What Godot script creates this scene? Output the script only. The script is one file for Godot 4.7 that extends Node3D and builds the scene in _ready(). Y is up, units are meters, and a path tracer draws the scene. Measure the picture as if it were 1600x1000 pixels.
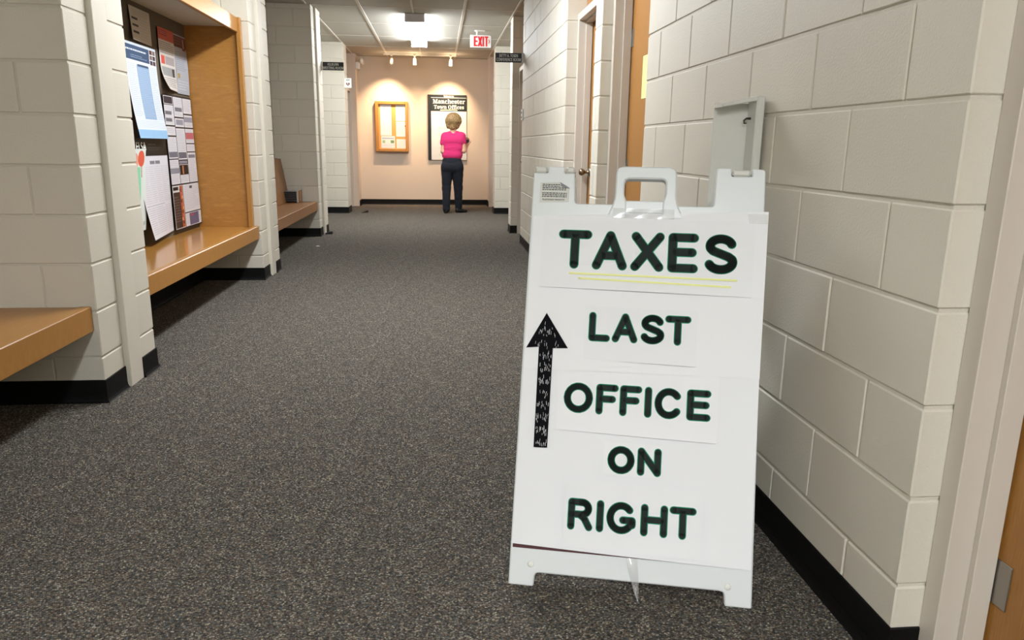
extends Node3D
# Town office corridor with a taxes A-frame sign. y up, metres, corridor runs along -z, camera at x=0 z=0.

const CB := 0.2032            # block course height
const CEIL := 2.69
const XL := -1.44
const END := -14.5
var M := {}
var counts := {}
var block_cache := {}
var rng := RandomNumberGenerator.new()

func _ready():
	rng.seed = 7
	setup_view()
	make_materials()
	build_shell()
	build_left_side()
	build_right_side()
	build_far_end()
	build_ceiling()
	build_lights()
	build_display_bench()
	build_far_bench()
	build_posters()
	build_signs()
	build_end_wall_things()
	build_person()
	build_wall_box()
	build_aframe()
	build_small_things()

func setup_view():
	var cam := Camera3D.new()
	cam.name = "camera"
	cam.transform = Transform3D(Basis(Vector3(0.9951774, 0.0136986, 0.0971299), Vector3(0.0089157, 0.9734700, -0.2286411), Vector3(-0.0976851, 0.2284044, 0.9686531)).orthonormalized(), Vector3(0, 1.1183, 0))
	cam.fov = 46.774
	cam.near = 0.05
	cam.far = 60.0
	add_child(cam)
	cam.current = true
	var env := Environment.new()
	env.background_mode = Environment.BG_COLOR
	env.background_color = Color(0.02, 0.02, 0.02)
	env.tonemap_mode = Environment.TONE_MAPPER_LINEAR
	env.tonemap_exposure = 1.17
	env.sdfgi_enabled = true
	env.ssao_enabled = true
	env.ssil_enabled = true
	var we := WorldEnvironment.new()
	we.name = "world_environment"
	we.environment = env
	add_child(we)

# ------------------------------------------------------------------ lamps: colours and strengths
const TUBE := Color(0.955, 0.98, 1.0)
const SPOT := Color(1.0, 0.86, 0.70)
const E_DOWN := 4.2           # area light under each fixture
const E_LENS := 24.0           # glow of the lens
const E_SPOT := 2.5

# ------------------------------------------------------------------ helpers
func numbered(called: String, parent: Node) -> String:
	var key := str(parent.get_instance_id()) + called
	var n: int = counts.get(key, 0)
	counts[key] = n + 1
	return called if n == 0 else "%s_%03d" % [called, n]

func put(o: Node3D, called: String, parent: Node) -> Node3D:
	o.name = numbered(called, parent)
	parent.add_child(o, true)
	return o

func metas(o: Node, label: String, category: String, group := "", kind := ""):
	if label != "": o.set_meta("label", label)
	if category != "": o.set_meta("category", category)
	if group != "": o.set_meta("group", group)
	if kind != "": o.set_meta("kind", kind)

func thing(called: String, label: String, category: String, at := Vector3.ZERO, group := "", basis := Basis.IDENTITY) -> Node3D:
	var o := Node3D.new()
	put(o, called, self)
	o.transform = Transform3D(basis, at)
	metas(o, label, category, group)
	return o

func structure(called: String) -> Node3D:
	var o := Node3D.new()
	put(o, called, self)
	o.set_meta("kind", "structure")
	return o

func S(smooth := false) -> SurfaceTool:
	var st := SurfaceTool.new()
	st.begin(Mesh.PRIMITIVE_TRIANGLES)
	st.set_smooth_group(0 if smooth else -1)
	return st

func part(called: String, st: SurfaceTool, m: Material, parent: Node, world := false) -> MeshInstance3D:
	st.generate_normals()
	var o := MeshInstance3D.new()
	o.mesh = st.commit()
	o.material_override = m
	put(o, called, parent)
	if world and parent is Node3D and parent != self:
		o.transform = (parent as Node3D).transform.affine_inverse()
	return o

func tri(st: SurfaceTool, a: Vector3, b: Vector3, c: Vector3, n: Vector3):
	if (b - a).cross(c - a).dot(n) > 0.0:
		st.add_vertex(a); st.add_vertex(c); st.add_vertex(b)
	else:
		st.add_vertex(a); st.add_vertex(b); st.add_vertex(c)

func quad(st: SurfaceTool, a: Vector3, b: Vector3, c: Vector3, d: Vector3, n: Vector3):
	tri(st, a, b, c, n)
	tri(st, a, c, d, n)

# chamfered box from corner lo to hi
func box(st: SurfaceTool, lo: Vector3, hi: Vector3, bev := 0.002, xf := Transform3D.IDENTITY):
	var c := (lo + hi) * 0.5
	var h := (hi - lo).abs() * 0.5
	var b: float = min(bev, min(h.x, min(h.y, h.z)) * 0.9)
	for ax in 3:
		var u := (ax + 1) % 3
		var v := (ax + 2) % 3
		for s in [-1.0, 1.0]:
			var p := []
			for k in [[-1, -1], [1, -1], [1, 1], [-1, 1]]:
				var q := Vector3.ZERO
				q[ax] = s * h[ax]
				q[u] = k[0] * (h[u] - b)
				q[v] = k[1] * (h[v] - b)
				p.append(xf * (c + q))
			var n := Vector3.ZERO
			n[ax] = s
			quad(st, p[0], p[1], p[2], p[3], xf.basis * n)
		if b > 0.0:
			for s in [-1.0, 1.0]:
				for t in [-1.0, 1.0]:
					var p := []
					for k in [[0, -1], [0, 1], [1, 1], [1, -1]]:
						var q := Vector3.ZERO
						q[ax] = k[1] * (h[ax] - b)
						q[u] = s * (h[u] - (b if k[0] == 1 else 0.0))
						q[v] = t * (h[v] - (b if k[0] == 0 else 0.0))
						p.append(xf * (c + q))
					var n := Vector3.ZERO
					n[u] = s
					n[v] = t
					quad(st, p[0], p[1], p[2], p[3], xf.basis * n)
	if b > 0.0:
		for s in [-1.0, 1.0]:
			for t in [-1.0, 1.0]:
				for r in [-1.0, 1.0]:
					var a := c + Vector3(s * h.x, t * (h.y - b), r * (h.z - b))
					var d := c + Vector3(s * (h.x - b), t * h.y, r * (h.z - b))
					var e := c + Vector3(s * (h.x - b), t * (h.y - b), r * h.z)
					tri(st, xf * a, xf * d, xf * e, xf.basis * Vector3(s, t, r))

func box_part(called: String, lo: Vector3, hi: Vector3, m: Material, parent: Node, bev := 0.002, world := true) -> MeshInstance3D:
	var st := S()
	box(st, lo, hi, bev)
	return part(called, st, m, parent, world)

func tube(st: SurfaceTool, pts: Array, radii: Array, n := 10, caps := true):
	var rings := []
	var up := Vector3(0.31, 0.9, 0.17).normalized()
	for i in pts.size():
		var d: Vector3 = pts[min(i + 1, pts.size() - 1)] - pts[max(i - 1, 0)]
		d = d.normalized()
		var x := d.cross(up).normalized()
		if x.length() < 0.1: x = d.cross(Vector3.RIGHT).normalized()
		var y := x.cross(d).normalized()
		up = y
		var r := []
		for k in n:
			var a := TAU * k / n
			r.append(pts[i] + (x * cos(a) + y * sin(a)) * radii[i])
		rings.append(r)
	for i in pts.size() - 1:
		for k in n:
			var k2 := (k + 1) % n
			var mid: Vector3 = (rings[i][k] + rings[i][k2] + rings[i + 1][k]) / 3.0 - (pts[i] + pts[i + 1]) * 0.5
			quad(st, rings[i][k], rings[i][k2], rings[i + 1][k2], rings[i + 1][k], mid)
	if caps:
		for e in [0, pts.size() - 1]:
			var out: Vector3 = pts[e] - pts[1 if e == 0 else pts.size() - 2]
			for k in n:
				tri(st, pts[e], rings[e][k], rings[e][(k + 1) % n], out)

func lathe(st: SurfaceTool, prof: Array, n: int, xf: Transform3D):
	for i in prof.size() - 1:
		for k in n:
			var a := TAU * k / n
			var b := TAU * (k + 1) / n
			var p0: Vector2 = prof[i]
			var p1: Vector2 = prof[i + 1]
			var q := [Vector3(cos(a) * p0.x, p0.y, sin(a) * p0.x), Vector3(cos(b) * p0.x, p0.y, sin(b) * p0.x), Vector3(cos(b) * p1.x, p1.y, sin(b) * p1.x), Vector3(cos(a) * p1.x, p1.y, sin(a) * p1.x)]
			var d := p1 - p0
			var nn := Vector3(cos((a + b) * 0.5) * d.y, -d.x, sin((a + b) * 0.5) * d.y)
			if p0.x < 1e-5: tri(st, xf * q[0], xf * q[2], xf * q[3], xf.basis * nn)
			elif p1.x < 1e-5: tri(st, xf * q[0], xf * q[1], xf * q[2], xf.basis * nn)
			else: quad(st, xf * q[0], xf * q[1], xf * q[2], xf * q[3], xf.basis * nn)

# polygon in local xy, front at z1 (bevelled), back at z0
func extrude(st: SurfaceTool, pts_in: PackedVector2Array, z0: float, z1: float, bev: float, xf := Transform3D.IDENTITY):
	var pts := pts_in.duplicate()
	if Geometry2D.is_polygon_clockwise(pts): pts.reverse()
	var n := pts.size()
	var ins := PackedVector2Array()
	for i in n:
		var a := (pts[i] - pts[(i + n - 1) % n]).normalized()
		var b := (pts[(i + 1) % n] - pts[i]).normalized()
		var na := Vector2(a.y, -a.x)
		var nb := Vector2(b.y, -b.x)
		var m: Vector2 = (na + nb) / max(1.0 + na.dot(nb), 0.3)
		ins.append(pts[i] - m * bev)
	var idx := Geometry2D.triangulate_polygon(pts)
	for i in range(0, idx.size(), 3):
		var f := []
		var g := []
		for k in 3:
			var q := ins[idx[i + k]]
			f.append(xf * Vector3(q.x, q.y, z1))
			g.append(xf * Vector3(q.x, q.y, z0))
		tri(st, f[0], f[1], f[2], xf.basis.z)
		tri(st, g[0], g[1], g[2], -xf.basis.z)
	for i in n:
		var j := (i + 1) % n
		var d := (pts[j] - pts[i]).normalized()
		var o := xf.basis * Vector3(d.y, -d.x, 0)
		var pa := [Vector3(ins[i].x, ins[i].y, z1), Vector3(pts[i].x, pts[i].y, z1 - bev), Vector3(pts[i].x, pts[i].y, z0 + bev), Vector3(ins[i].x, ins[i].y, z0)]
		var pb := [Vector3(ins[j].x, ins[j].y, z1), Vector3(pts[j].x, pts[j].y, z1 - bev), Vector3(pts[j].x, pts[j].y, z0 + bev), Vector3(ins[j].x, ins[j].y, z0)]
		quad(st, xf * pa[0], xf * pb[0], xf * pb[1], xf * pa[1], o + xf.basis.z)
		quad(st, xf * pa[1], xf * pb[1], xf * pb[2], xf * pa[2], o)
		quad(st, xf * pa[2], xf * pb[2], xf * pb[3], xf * pa[3], o - xf.basis.z)

# list of [x, y, radius] -> polygon with rounded corners
func rounded(list: Array, seg := 5) -> PackedVector2Array:
	var out := PackedVector2Array()
	var n := list.size()
	for i in n:
		var p := Vector2(list[i][0], list[i][1])
		var r: float = list[i][2]
		var a := Vector2(list[(i + n - 1) % n][0], list[(i + n - 1) % n][1])
		var b := Vector2(list[(i + 1) % n][0], list[(i + 1) % n][1])
		if r <= 0.0:
			out.append(p)
			continue
		var s := p + (a - p).normalized() * r
		var e := p + (b - p).normalized() * r
		for k in seg + 1:
			var t := float(k) / seg
			out.append(s.lerp(p, t).lerp(p.lerp(e, t), t))
	return out

# thin curved sheet: local x 0..w, y 0..h, bend(u, v) gives an offset vector
func sheet(w: float, h: float, nu: int, nv: int, bend) -> SurfaceTool:
	var st := S(true)
	for i in nu:
		for j in nv:
			var q := []
			var uvs := []
			for k in [[0, 0], [1, 0], [1, 1], [0, 1]]:
				var u := float(i + k[0]) / nu
				var v := float(j + k[1]) / nv
				var o: Vector3 = bend.call(u, v)
				q.append(Vector3(u * w, v * h, 0) + o)
				uvs.append(Vector2(u, 1.0 - v))
			for k in [0, 2, 1, 0, 3, 2]:
				st.set_uv(uvs[k])
				st.add_vertex(q[k])
	return st

func frame_of(n: Vector3) -> Basis:          # local z = outward normal, y up
	var u := Vector3.UP.cross(n).normalized()
	return Basis(u, Vector3.UP, n)

func words(text: String, parent: Node3D, m: Material, xf: Transform3D, width: float, height: float, serif := false, bold := true, called := "lettering"):
	var t := TextMesh.new()
	var f := SystemFont.new()
	f.font_names = PackedStringArray(["Droid Serif" if serif else "Droid Sans"])
	f.font_weight = 700 if bold else 400
	t.font = f
	t.text = text
	t.font_size = 64
	t.pixel_size = 0.001
	t.depth = 0.002
	var bb := t.get_aabb()
	var o := MeshInstance3D.new()
	o.mesh = t
	o.material_override = m
	put(o, called, parent)
	var sx: float = width / max(bb.size.x, 1e-4)
	var sy: float = height / max(bb.size.y, 1e-4)
	var c := bb.get_center()
	o.transform = xf * Transform3D(Basis(Vector3(sx, 0, 0), Vector3(0, sy, 0), Vector3(0, 0, 0.5)), Vector3(-c.x * sx, -c.y * sy, 0))
	return o

# ------------------------------------------------------------------ materials
func plain(c: Color, rough := 0.6, metal := 0.0) -> StandardMaterial3D:
	var m := StandardMaterial3D.new()
	m.albedo_color = c
	m.roughness = rough
	m.metallic = metal
	return m

func noise_tex(freq: float, type: int, seed_: int, size := 512, normal := false, strength := 4.0, oct := 4) -> NoiseTexture2D:
	var f := FastNoiseLite.new()
	f.noise_type = type
	f.frequency = freq
	f.seed = seed_
	f.fractal_octaves = oct
	var t := NoiseTexture2D.new()
	t.width = size
	t.height = size
	t.seamless = true
	t.noise = f
	t.as_normal_map = normal
	t.bump_strength = strength
	return t

func ramped(t: NoiseTexture2D, stops: Array) -> NoiseTexture2D:
	var g := Gradient.new()
	var offs := PackedFloat32Array()
	var cols := PackedColorArray()
	for s in stops:
		offs.append(s[0])
		cols.append(s[1])
	g.offsets = offs
	g.colors = cols
	t.color_ramp = g
	return t

func tri_planar(m: StandardMaterial3D, scale: Vector3, world := true):
	m.uv1_triplanar = true
	m.uv1_world_triplanar = world
	m.uv1_scale = scale
	m.uv1_triplanar_sharpness = 8.0

func pit_image(size: int) -> Image:      # painted block skin: fine grain and little pits
	var img := Image.create(size, size, false, Image.FORMAT_RGBA8)
	var f := FastNoiseLite.new()
	f.seed = 3
	f.frequency = 0.09
	var f2 := FastNoiseLite.new()
	f2.seed = 4
	f2.noise_type = FastNoiseLite.TYPE_CELLULAR
	f2.frequency = 0.045
	var f3 := FastNoiseLite.new()
	f3.seed = 9
	f3.frequency = 0.012
	for y in size:
		for x in size:
			var v := 0.6 + 0.16 * f.get_noise_2d(x, y)
			var c := f2.get_noise_2d(x, y)
			if c < -0.82 and f3.get_noise_2d(x, y) > 0.12: v -= (-0.82 - c) * 2.4
			v = clamp(v, 0.0, 1.0)
			img.set_pixel(x, y, Color(v, v, v))
	return img

func carpet_images() -> Array:
	var n := 1024
	var cell := 6
	var img := Image.create(n, n, false, Image.FORMAT_RGBA8)
	var hgt := Image.create(n, n, false, Image.FORMAT_RGBA8)
	var r := RandomNumberGenerator.new()
	r.seed = 11
	img.fill(Color(0.20, 0.19, 0.18))
	hgt.fill(Color(0.1, 0.1, 0.1))
	var pal := [Color(0.492, 0.462, 0.423), Color(0.385, 0.369, 0.347), Color(0.597, 0.562, 0.508), Color(0.442, 0.428, 0.414), Color(0.524, 0.478, 0.423), Color(0.312, 0.302, 0.288), Color(0.704, 0.671, 0.610), Color(0.409, 0.428, 0.432), Color(0.492, 0.428, 0.381)]
	var rows := n / cell
	for j in rows + 1:
		for i in rows + 1:
			var c: Color = pal[r.randi() % pal.size()]
			var cx := i * cell + (cell / 2 if j % 2 == 1 else 0) + r.randi_range(-1, 1)
			var cy := j * cell + r.randi_range(-1, 1)
			var k := r.randf_range(0.8, 1.15)
			for dy in range(-3, 4):
				for dx in range(-3, 4):
					var d := sqrt(dx * dx * 0.8 + dy * dy * 1.2)
					if d > 3.4: continue
					var h := 1.0 - d / 3.8
					var px := posmod(cx + dx, n)
					var py := posmod(cy + dy, n)
					if hgt.get_pixel(px, py).r < h:
						hgt.set_pixel(px, py, Color(h, h, h))
						var q := c * (k * (0.72 + 0.36 * h))
						q.a = 1.0
						img.set_pixel(px, py, q)
	return [img, hgt]

func make_materials():
	var pit := pit_image(512)
	var pit_tex := ImageTexture.create_from_image(pit)
	for i in 3:
		var m := plain([Color(0.80, 0.774, 0.72), Color(0.793, 0.767, 0.713), Color(0.806, 0.780, 0.726)][i], 0.58)
		m.heightmap_enabled = true
		m.heightmap_texture = pit_tex
		m.heightmap_scale = 0.22
		tri_planar(m, Vector3.ONE * 2.6)
		M["block%d" % i] = m
	M.mortar = plain(Color(0.785, 0.76, 0.707), 0.6)
	M.mortar.heightmap_enabled = true
	M.mortar.heightmap_texture = pit_tex
	M.mortar.heightmap_scale = 0.3
	tri_planar(M.mortar, Vector3.ONE * 6.0)
	var ci := carpet_images()
	var cm := plain(Color(1, 1, 1), 0.95)
	cm.albedo_texture = ImageTexture.create_from_image(ci[0])
	cm.heightmap_enabled = true
	cm.heightmap_texture = ImageTexture.create_from_image(ci[1])
	cm.heightmap_scale = 0.35
	cm.metallic_specular = 0.2
	tri_planar(cm, Vector3.ONE * 1.15)
	M.carpet = cm
	M.base = plain(Color(0.04, 0.038, 0.037), 0.55)
	M.base.metallic_specular = 0.3
	M.trim = plain(Color(0.77, 0.735, 0.69), 0.35)
	M.column = plain(Color(0.803, 0.777, 0.723), 0.55)
	M.beige = plain(Color(0.81, 0.745, 0.68), 0.75)
	var bt := noise_tex(0.05, FastNoiseLite.TYPE_SIMPLEX, 5, 256, true, 1.5)
	M.beige.normal_enabled = true
	M.beige.normal_texture = bt
	M.beige.normal_scale = 0.25
	tri_planar(M.beige, Vector3.ONE * 3.0)
	for k in 4:
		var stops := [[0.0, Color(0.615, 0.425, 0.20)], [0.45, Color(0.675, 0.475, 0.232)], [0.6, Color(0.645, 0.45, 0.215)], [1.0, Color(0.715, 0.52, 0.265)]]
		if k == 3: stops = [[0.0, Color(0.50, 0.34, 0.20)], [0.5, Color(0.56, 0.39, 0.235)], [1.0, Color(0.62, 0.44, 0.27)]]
		var m := plain(Color(1, 1, 1), 0.33 if k < 3 else 0.4)
		m.albedo_texture = ramped(noise_tex(0.02, FastNoiseLite.TYPE_SIMPLEX, 20 + k, 512, false, 1.0, 5), stops)
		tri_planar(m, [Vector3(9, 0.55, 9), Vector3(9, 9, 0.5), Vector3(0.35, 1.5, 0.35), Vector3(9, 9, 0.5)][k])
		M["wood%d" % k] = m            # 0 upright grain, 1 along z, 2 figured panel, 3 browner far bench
	M.seat = M.wood1.duplicate()
	M.seat.roughness = 0.17
	M.door = M.wood0.duplicate()
	M.door.albedo_color = Color(0.93, 0.91, 0.88)
	M.tack = plain(Color(0.42, 0.375, 0.31), 0.9)
	M.tack.albedo_texture = ramped(noise_tex(0.25, FastNoiseLite.TYPE_SIMPLEX, 31, 256), [[0.0, Color(0.8, 0.8, 0.8)], [1.0, Color(1, 1, 1)]])
	tri_planar(M.tack, Vector3.ONE * 4.0)
	M.cork = plain(Color(0.80, 0.58, 0.33), 0.9)
	M.soffit = plain(Color(0.74, 0.71, 0.64), 0.7)
	M.tile = plain(Color(0.69, 0.672, 0.625), 0.9)
	M.tile.heightmap_enabled = true
	M.tile.heightmap_texture = pit_tex
	M.tile.heightmap_scale = 0.35
	tri_planar(M.tile, Vector3.ONE * 3.3)
	M.tee = plain(Color(0.80, 0.775, 0.73), 0.5)
	M.plastic = plain(Color(0.85, 0.865, 0.87), 0.3)
	M.plastic2 = plain(Color(0.79, 0.785, 0.755), 0.4)
	M.paper = plain(Color(0.895, 0.897, 0.908), 0.75)
	M.paper2 = plain(Color(0.905, 0.905, 0.915), 0.75)
	M.ink = plain(Color(0.175, 0.20, 0.19), 0.9)
	M.green = plain(Color(0.16, 0.57, 0.44), 0.9)
	M.yellow = plain(Color(0.915, 0.925, 0.60), 0.6)
	M.black = plain(Color(0.05, 0.05, 0.055), 0.5)
	M.marker = plain(Color(0.085, 0.085, 0.095), 0.9)
	for q in [M.ink, M.marker, M.green]: q.metallic_specular = 0.08
	M.white = plain(Color(0.88, 0.88, 0.86), 0.5)
	M.steel = plain(Color(0.62, 0.60, 0.57), 0.3, 0.9)
	M.brass = plain(Color(0.55, 0.50, 0.42), 0.25, 0.9)
	M.grey = plain(Color(0.56, 0.55, 0.58), 0.45)
	M.cap = plain(Color(0.86, 0.85, 0.88), 0.45)
	M.dark = plain(Color(0.20, 0.16, 0.12), 0.5)
	M.red = plain(Color(0.78, 0.06, 0.14), 0.5)
	M.darkred = plain(Color(0.42, 0.08, 0.12), 0.5)
	var tp := plain(Color(0.9, 0.9, 0.9, 0.28), 0.12)
	tp.transparency = BaseMaterial3D.TRANSPARENCY_ALPHA
	M.tape = tp
	var lens := plain(Color(0.95, 0.95, 0.93), 0.5)
	lens.emission_enabled = true
	lens.emission = TUBE
	lens.emission_energy_multiplier = E_LENS
	M.lens = lens
	var bulb := plain(Color(1, 0.95, 0.85), 0.5)
	bulb.emission_enabled = true
	bulb.emission = Color(1.0, 0.86, 0.66)
	bulb.emission_energy_multiplier = 6.0
	M.bulb = bulb
	var gs := plain(Color(0.95, 0.9, 0.82), 0.4)
	gs.emission_enabled = true
	gs.emission = Color(1.0, 0.9, 0.74)
	gs.emission_energy_multiplier = 1.6
	M.glow_shade = gs
	var ex := plain(Color(0.80, 0.05, 0.12), 0.5)
	ex.emission_enabled = true
	ex.emission = Color(0.9, 0.02, 0.10)
	ex.emission_energy_multiplier = 0.12
	M.exit_red = ex

# ------------------------------------------------------------------ block walls
func block_mesh(size: Vector3) -> Mesh:
	var key := size.snapped(Vector3.ONE * 0.001)
	if not block_cache.has(key):
		var st := S()
		box(st, -size * 0.5, size * 0.5, 0.0032)
		st.generate_normals()
		block_cache[key] = st.commit()
	return block_cache[key]

func block(parent: Node3D, lo: Vector3, hi: Vector3):       # in the parent's axes
	var o := MeshInstance3D.new()
	o.mesh = block_mesh((hi - lo).abs())
	o.material_override = M["block%d" % (rng.randi() % 3)]
	put(o, "block", parent)
	o.position = (lo + hi) * 0.5

# wall of blocks: p0 is the left end on the visible face as seen from the front, n the outward normal
func block_wall(called: String, p0: Vector3, n: Vector3, L: float, T: float, phase: float, H := CEIL) -> Node3D:
	var w := structure(called)
	w.transform = Transform3D(frame_of(n), p0)
	var core := S()
	box(core, Vector3(0.0045, 0, -T + 0.0045), Vector3(L - 0.0045, H, -0.0045), 0.0)
	part("mortar", core, M.mortar, w)
	var i := 0
	while i * CB < H - 0.01:
		var y0: float = i * CB + 0.0045
		var y1: float = min((i + 1) * CB - 0.0045, H)
		var cuts := [0.0]
		var x: float = fmod(phase + (CB if i % 2 == 0 else 0.0), CB * 2.0)
		while x < L - 0.03:
			if x > 0.03: cuts.append(x)
			x += CB * 2.0
		cuts.append(L)
		for k in cuts.size() - 1:
			var a: float = cuts[k] + (0.0 if k == 0 else 0.003)
			var b: float = cuts[k + 1] - (0.0 if k == cuts.size() - 2 else 0.003)
			var j: float = rng.randf_range(-0.0012, 0.0008)
			block(w, Vector3(a, y0, -T), Vector3(b, y1, j))
		i += 1
	return w

func base_run(called: String, pts: Array):
	var prof := [Vector2(0, 0), Vector2(0.017, 0.0), Vector2(0.012, 0.004), Vector2(0.007, 0.014), Vector2(0.005, 0.03), Vector2(0.005, 0.099), Vector2(0.003, 0.1016), Vector2(0, 0.1016)]
	var st := S()
	var m := []
	for i in pts.size():
		var a: Vector2 = (pts[i] - pts[i - 1]).normalized() if i > 0 else (pts[1] - pts[0]).normalized()
		var b: Vector2 = (pts[i + 1] - pts[i]).normalized() if i < pts.size() - 1 else a
		var na := Vector2(-a.y, a.x)
		var nb := Vector2(-b.y, b.x)
		m.append((na + nb) / max(1.0 + na.dot(nb), 0.2))
	for i in pts.size() - 1:
		var d: Vector2 = (pts[i + 1] - pts[i]).normalized()
		var n2 := Vector2(-d.y, d.x)
		for k in prof.size() - 1:
			var q := []
			for e in [[i, k], [i + 1, k], [i + 1, k + 1], [i, k + 1]]:
				var p: Vector2 = pts[e[0]] + m[e[0]] * prof[e[1]].x
				q.append(Vector3(p.x, prof[e[1]].y, p.y))
			var dp: Vector2 = prof[k + 1] - prof[k]
			quad(st, q[0], q[1], q[2], q[3], Vector3(n2.x * dp.y, -dp.x + 0.0001, n2.y * dp.y))
	for e in [0, pts.size() - 1]:
		var dd: Vector2 = (pts[0] - pts[1]) if e == 0 else (pts[e] - pts[e - 1])
		for k in prof.size() - 2:
			var q := []
			for kk in [0, k + 1, k + 2]:
				var p: Vector2 = pts[e] + m[e] * prof[kk].x
				q.append(Vector3(p.x, prof[kk].y, p.y))
			tri(st, q[0], q[1], q[2], Vector3(dd.x, 0, dd.y))
	var o := part(called, st, M.base, self)
	o.set_meta("kind", "structure")

func build_shell():
	var f := box_part("floor", Vector3(-2.35, -0.15, -15.0), Vector3(1.75, 0.0, 6.4), M.carpet, self, 0.0)
	f.set_meta("kind", "structure")
	for d in [["wall_left_outer", Vector3(-2.35, 0, -15.0), Vector3(-2.16, CEIL, 6.4)], ["wall_right_outer", Vector3(1.5, 0, -15.0), Vector3(1.75, CEIL, 6.4)], ["wall_back", Vector3(-2.16, 0, 6.0), Vector3(1.5, CEIL, 6.4)]]:
		var o := box_part(d[0], d[1], d[2], M.column, self, 0.0)
		o.set_meta("kind", "structure")
	var e := box_part("wall_end", Vector3(-2.16, 0, -15.0), Vector3(1.5, CEIL, END), M.beige, self, 0.0)
	e.set_meta("kind", "structure")

func pilaster(called: String, zs: float):
	var w := structure(called)
	w.position = Vector3(XL, 0, zs)
	var st := S()
	box(st, Vector3(-0.62, 0, -0.205), Vector3(-0.02, CEIL, -0.005), 0.0)
	box(st, Vector3(-0.62, 0, -0.525), Vector3(0.003, CEIL, -0.36), 0.0)
	part("mortar", st, M.mortar, w)
	var i := 0
	while i * CB < CEIL - 0.01:
		var y0: float = i * CB + 0.0045
		var y1: float = min((i + 1) * CB - 0.0045, CEIL)
		var cx: float = -0.015 - (CB if i % 2 == 0 else CB * 2.0)
		for c in [[-0.21, 0.0, -0.015], [-0.53, -0.352, 0.0085]]:
			var j := rng.randf_range(-0.0012, 0.0)
			block(w, Vector3(cx + 0.003, y0, c[0]), Vector3(c[2] + j, y1, c[1]))
			block(w, Vector3(-0.62, y0, c[0]), Vector3(cx - 0.003, y1, c[1]))
		i += 1
	box_part("column_cover", Vector3(-0.62, 0, -0.3565), Vector3(0.0088, CEIL, -0.211), M.column, w, 0.003, false)

func build_left_side():
	var zs := [-0.18, -3.243, -6.295, -9.355]
	var names := ["wall_left", "wall_left", "wall_left", "wall_left"]
	for i in zs.size(): pilaster(names[i], zs[i])
	for i in 3:
		block_wall("wall_left", Vector3(-1.95, 0, zs[i] - 0.53), Vector3.RIGHT, (zs[i] - 0.53) - zs[i + 1], 0.15, 0.1)
		var za: float = zs[i]
		var zb: float = zs[i + 1]
		base_run("baseboard_left", [Vector2(XL + 0.008, za - 0.353), Vector2(XL + 0.008, za - 0.53), Vector2(-1.95, za - 0.53), Vector2(-1.95, zb), Vector2(XL - 0.015, zb), Vector2(XL - 0.015, zb - 0.21)])
	# the opening to the meeting room, and the narrow part before the end wall
	block_wall("wall_left", Vector3(-2.0, 0, -9.885), Vector3.RIGHT, 2.715, 0.15, 0.1)
	base_run("baseboard_left", [Vector2(XL + 0.008, -9.708), Vector2(XL + 0.008, -9.885), Vector2(-2.0, -9.885), Vector2(-2.0, -12.6), Vector2(-1.485, -12.6), Vector2(-1.485, -13.04)])
	block_wall("wall_left", Vector3(-2.0, 0, -12.6), Vector3.BACK, 0.515, 0.45, 0.3)
	block_wall("wall_left", Vector3(XL, 0, 6.0), Vector3.RIGHT, 6.18, 0.1, 0.1)
	door("door", Vector3(-1.485, 0, -13.05), Vector3.RIGHT, 1.05, true)
	box_part("trim_left", Vector3(-2.16, 0, END), Vector3(-1.455, CEIL, -14.1), M.beige, self, 0.0).set_meta("kind", "structure")

# door recessed in an opening of width W; p0 left end on the wall face as seen from the front
func door(called: String, p0: Vector3, n: Vector3, W: float, knob_left: bool, has_note := false) -> Node3D:
	var d := structure(numbered_door())
	d.transform = Transform3D(frame_of(n), p0)
	var fr := S()
	var f := 0.05
	for s in [0.0, W - f]:
		box(fr, Vector3(s, 0, -0.20), Vector3(s + f, 2.08, -0.065), 0.002)
	box(fr, Vector3(f, 2.03, -0.20), Vector3(W - f, 2.08, -0.065), 0.002)
	var frame := part("frame", fr, M.trim, d)
	var sp := S()
	box(sp, Vector3(f, 0, -0.166), Vector3(f + 0.016, 2.03, -0.118), 0.0015)
	box(sp, Vector3(W - f - 0.016, 0, -0.166), Vector3(W - f, 2.03, -0.118), 0.0015)
	box(sp, Vector3(f + 0.016, 2.014, -0.166), Vector3(W - f - 0.016, 2.03, -0.118), 0.0015)
	part("stop", sp, M.trim, frame)
	box_part("door_panel", Vector3(f + 0.004, 0.012, -0.215), Vector3(W - f - 0.004, 2.026, -0.172), M.door, d, 0.002, false)
	box_part("transom_panel", Vector3(0, 2.082, -0.20), Vector3(W, CEIL, -0.13), M.door, d, 0.002, false)
	var kx: float = f + 0.07 if knob_left else W - f - 0.07
	var hx: float = W - f - 0.03 if knob_left else f + 0.03
	var kn := S(true)
	lathe(kn, [Vector2(0.0, 0.085), Vector2(0.018, 0.083), Vector2(0.027, 0.07), Vector2(0.027, 0.058), Vector2(0.018, 0.044), Vector2(0.011, 0.038), Vector2(0.011, 0.012), Vector2(0.032, 0.010), Vector2(0.034, 0.0)], 16, Transform3D(Basis(Vector3.RIGHT, PI / 2), Vector3(kx, 0.935, -0.172)))
	part("knob", kn, M.brass, d)
	for y in [0.25, 1.0, 1.75]:
		var h := S()
		box(h, Vector3(hx - 0.022, y - 0.05, -0.172), Vector3(hx + 0.022, y + 0.05, -0.1685), 0.001)
		tube(h, [Vector3(hx + (0.024 if knob_left else -0.024), y - 0.05, -0.166), Vector3(hx + (0.024 if knob_left else -0.024), y + 0.05, -0.166)], [0.007, 0.007], 8)
		part("hinge", h, M.steel, d)
	return d

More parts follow.
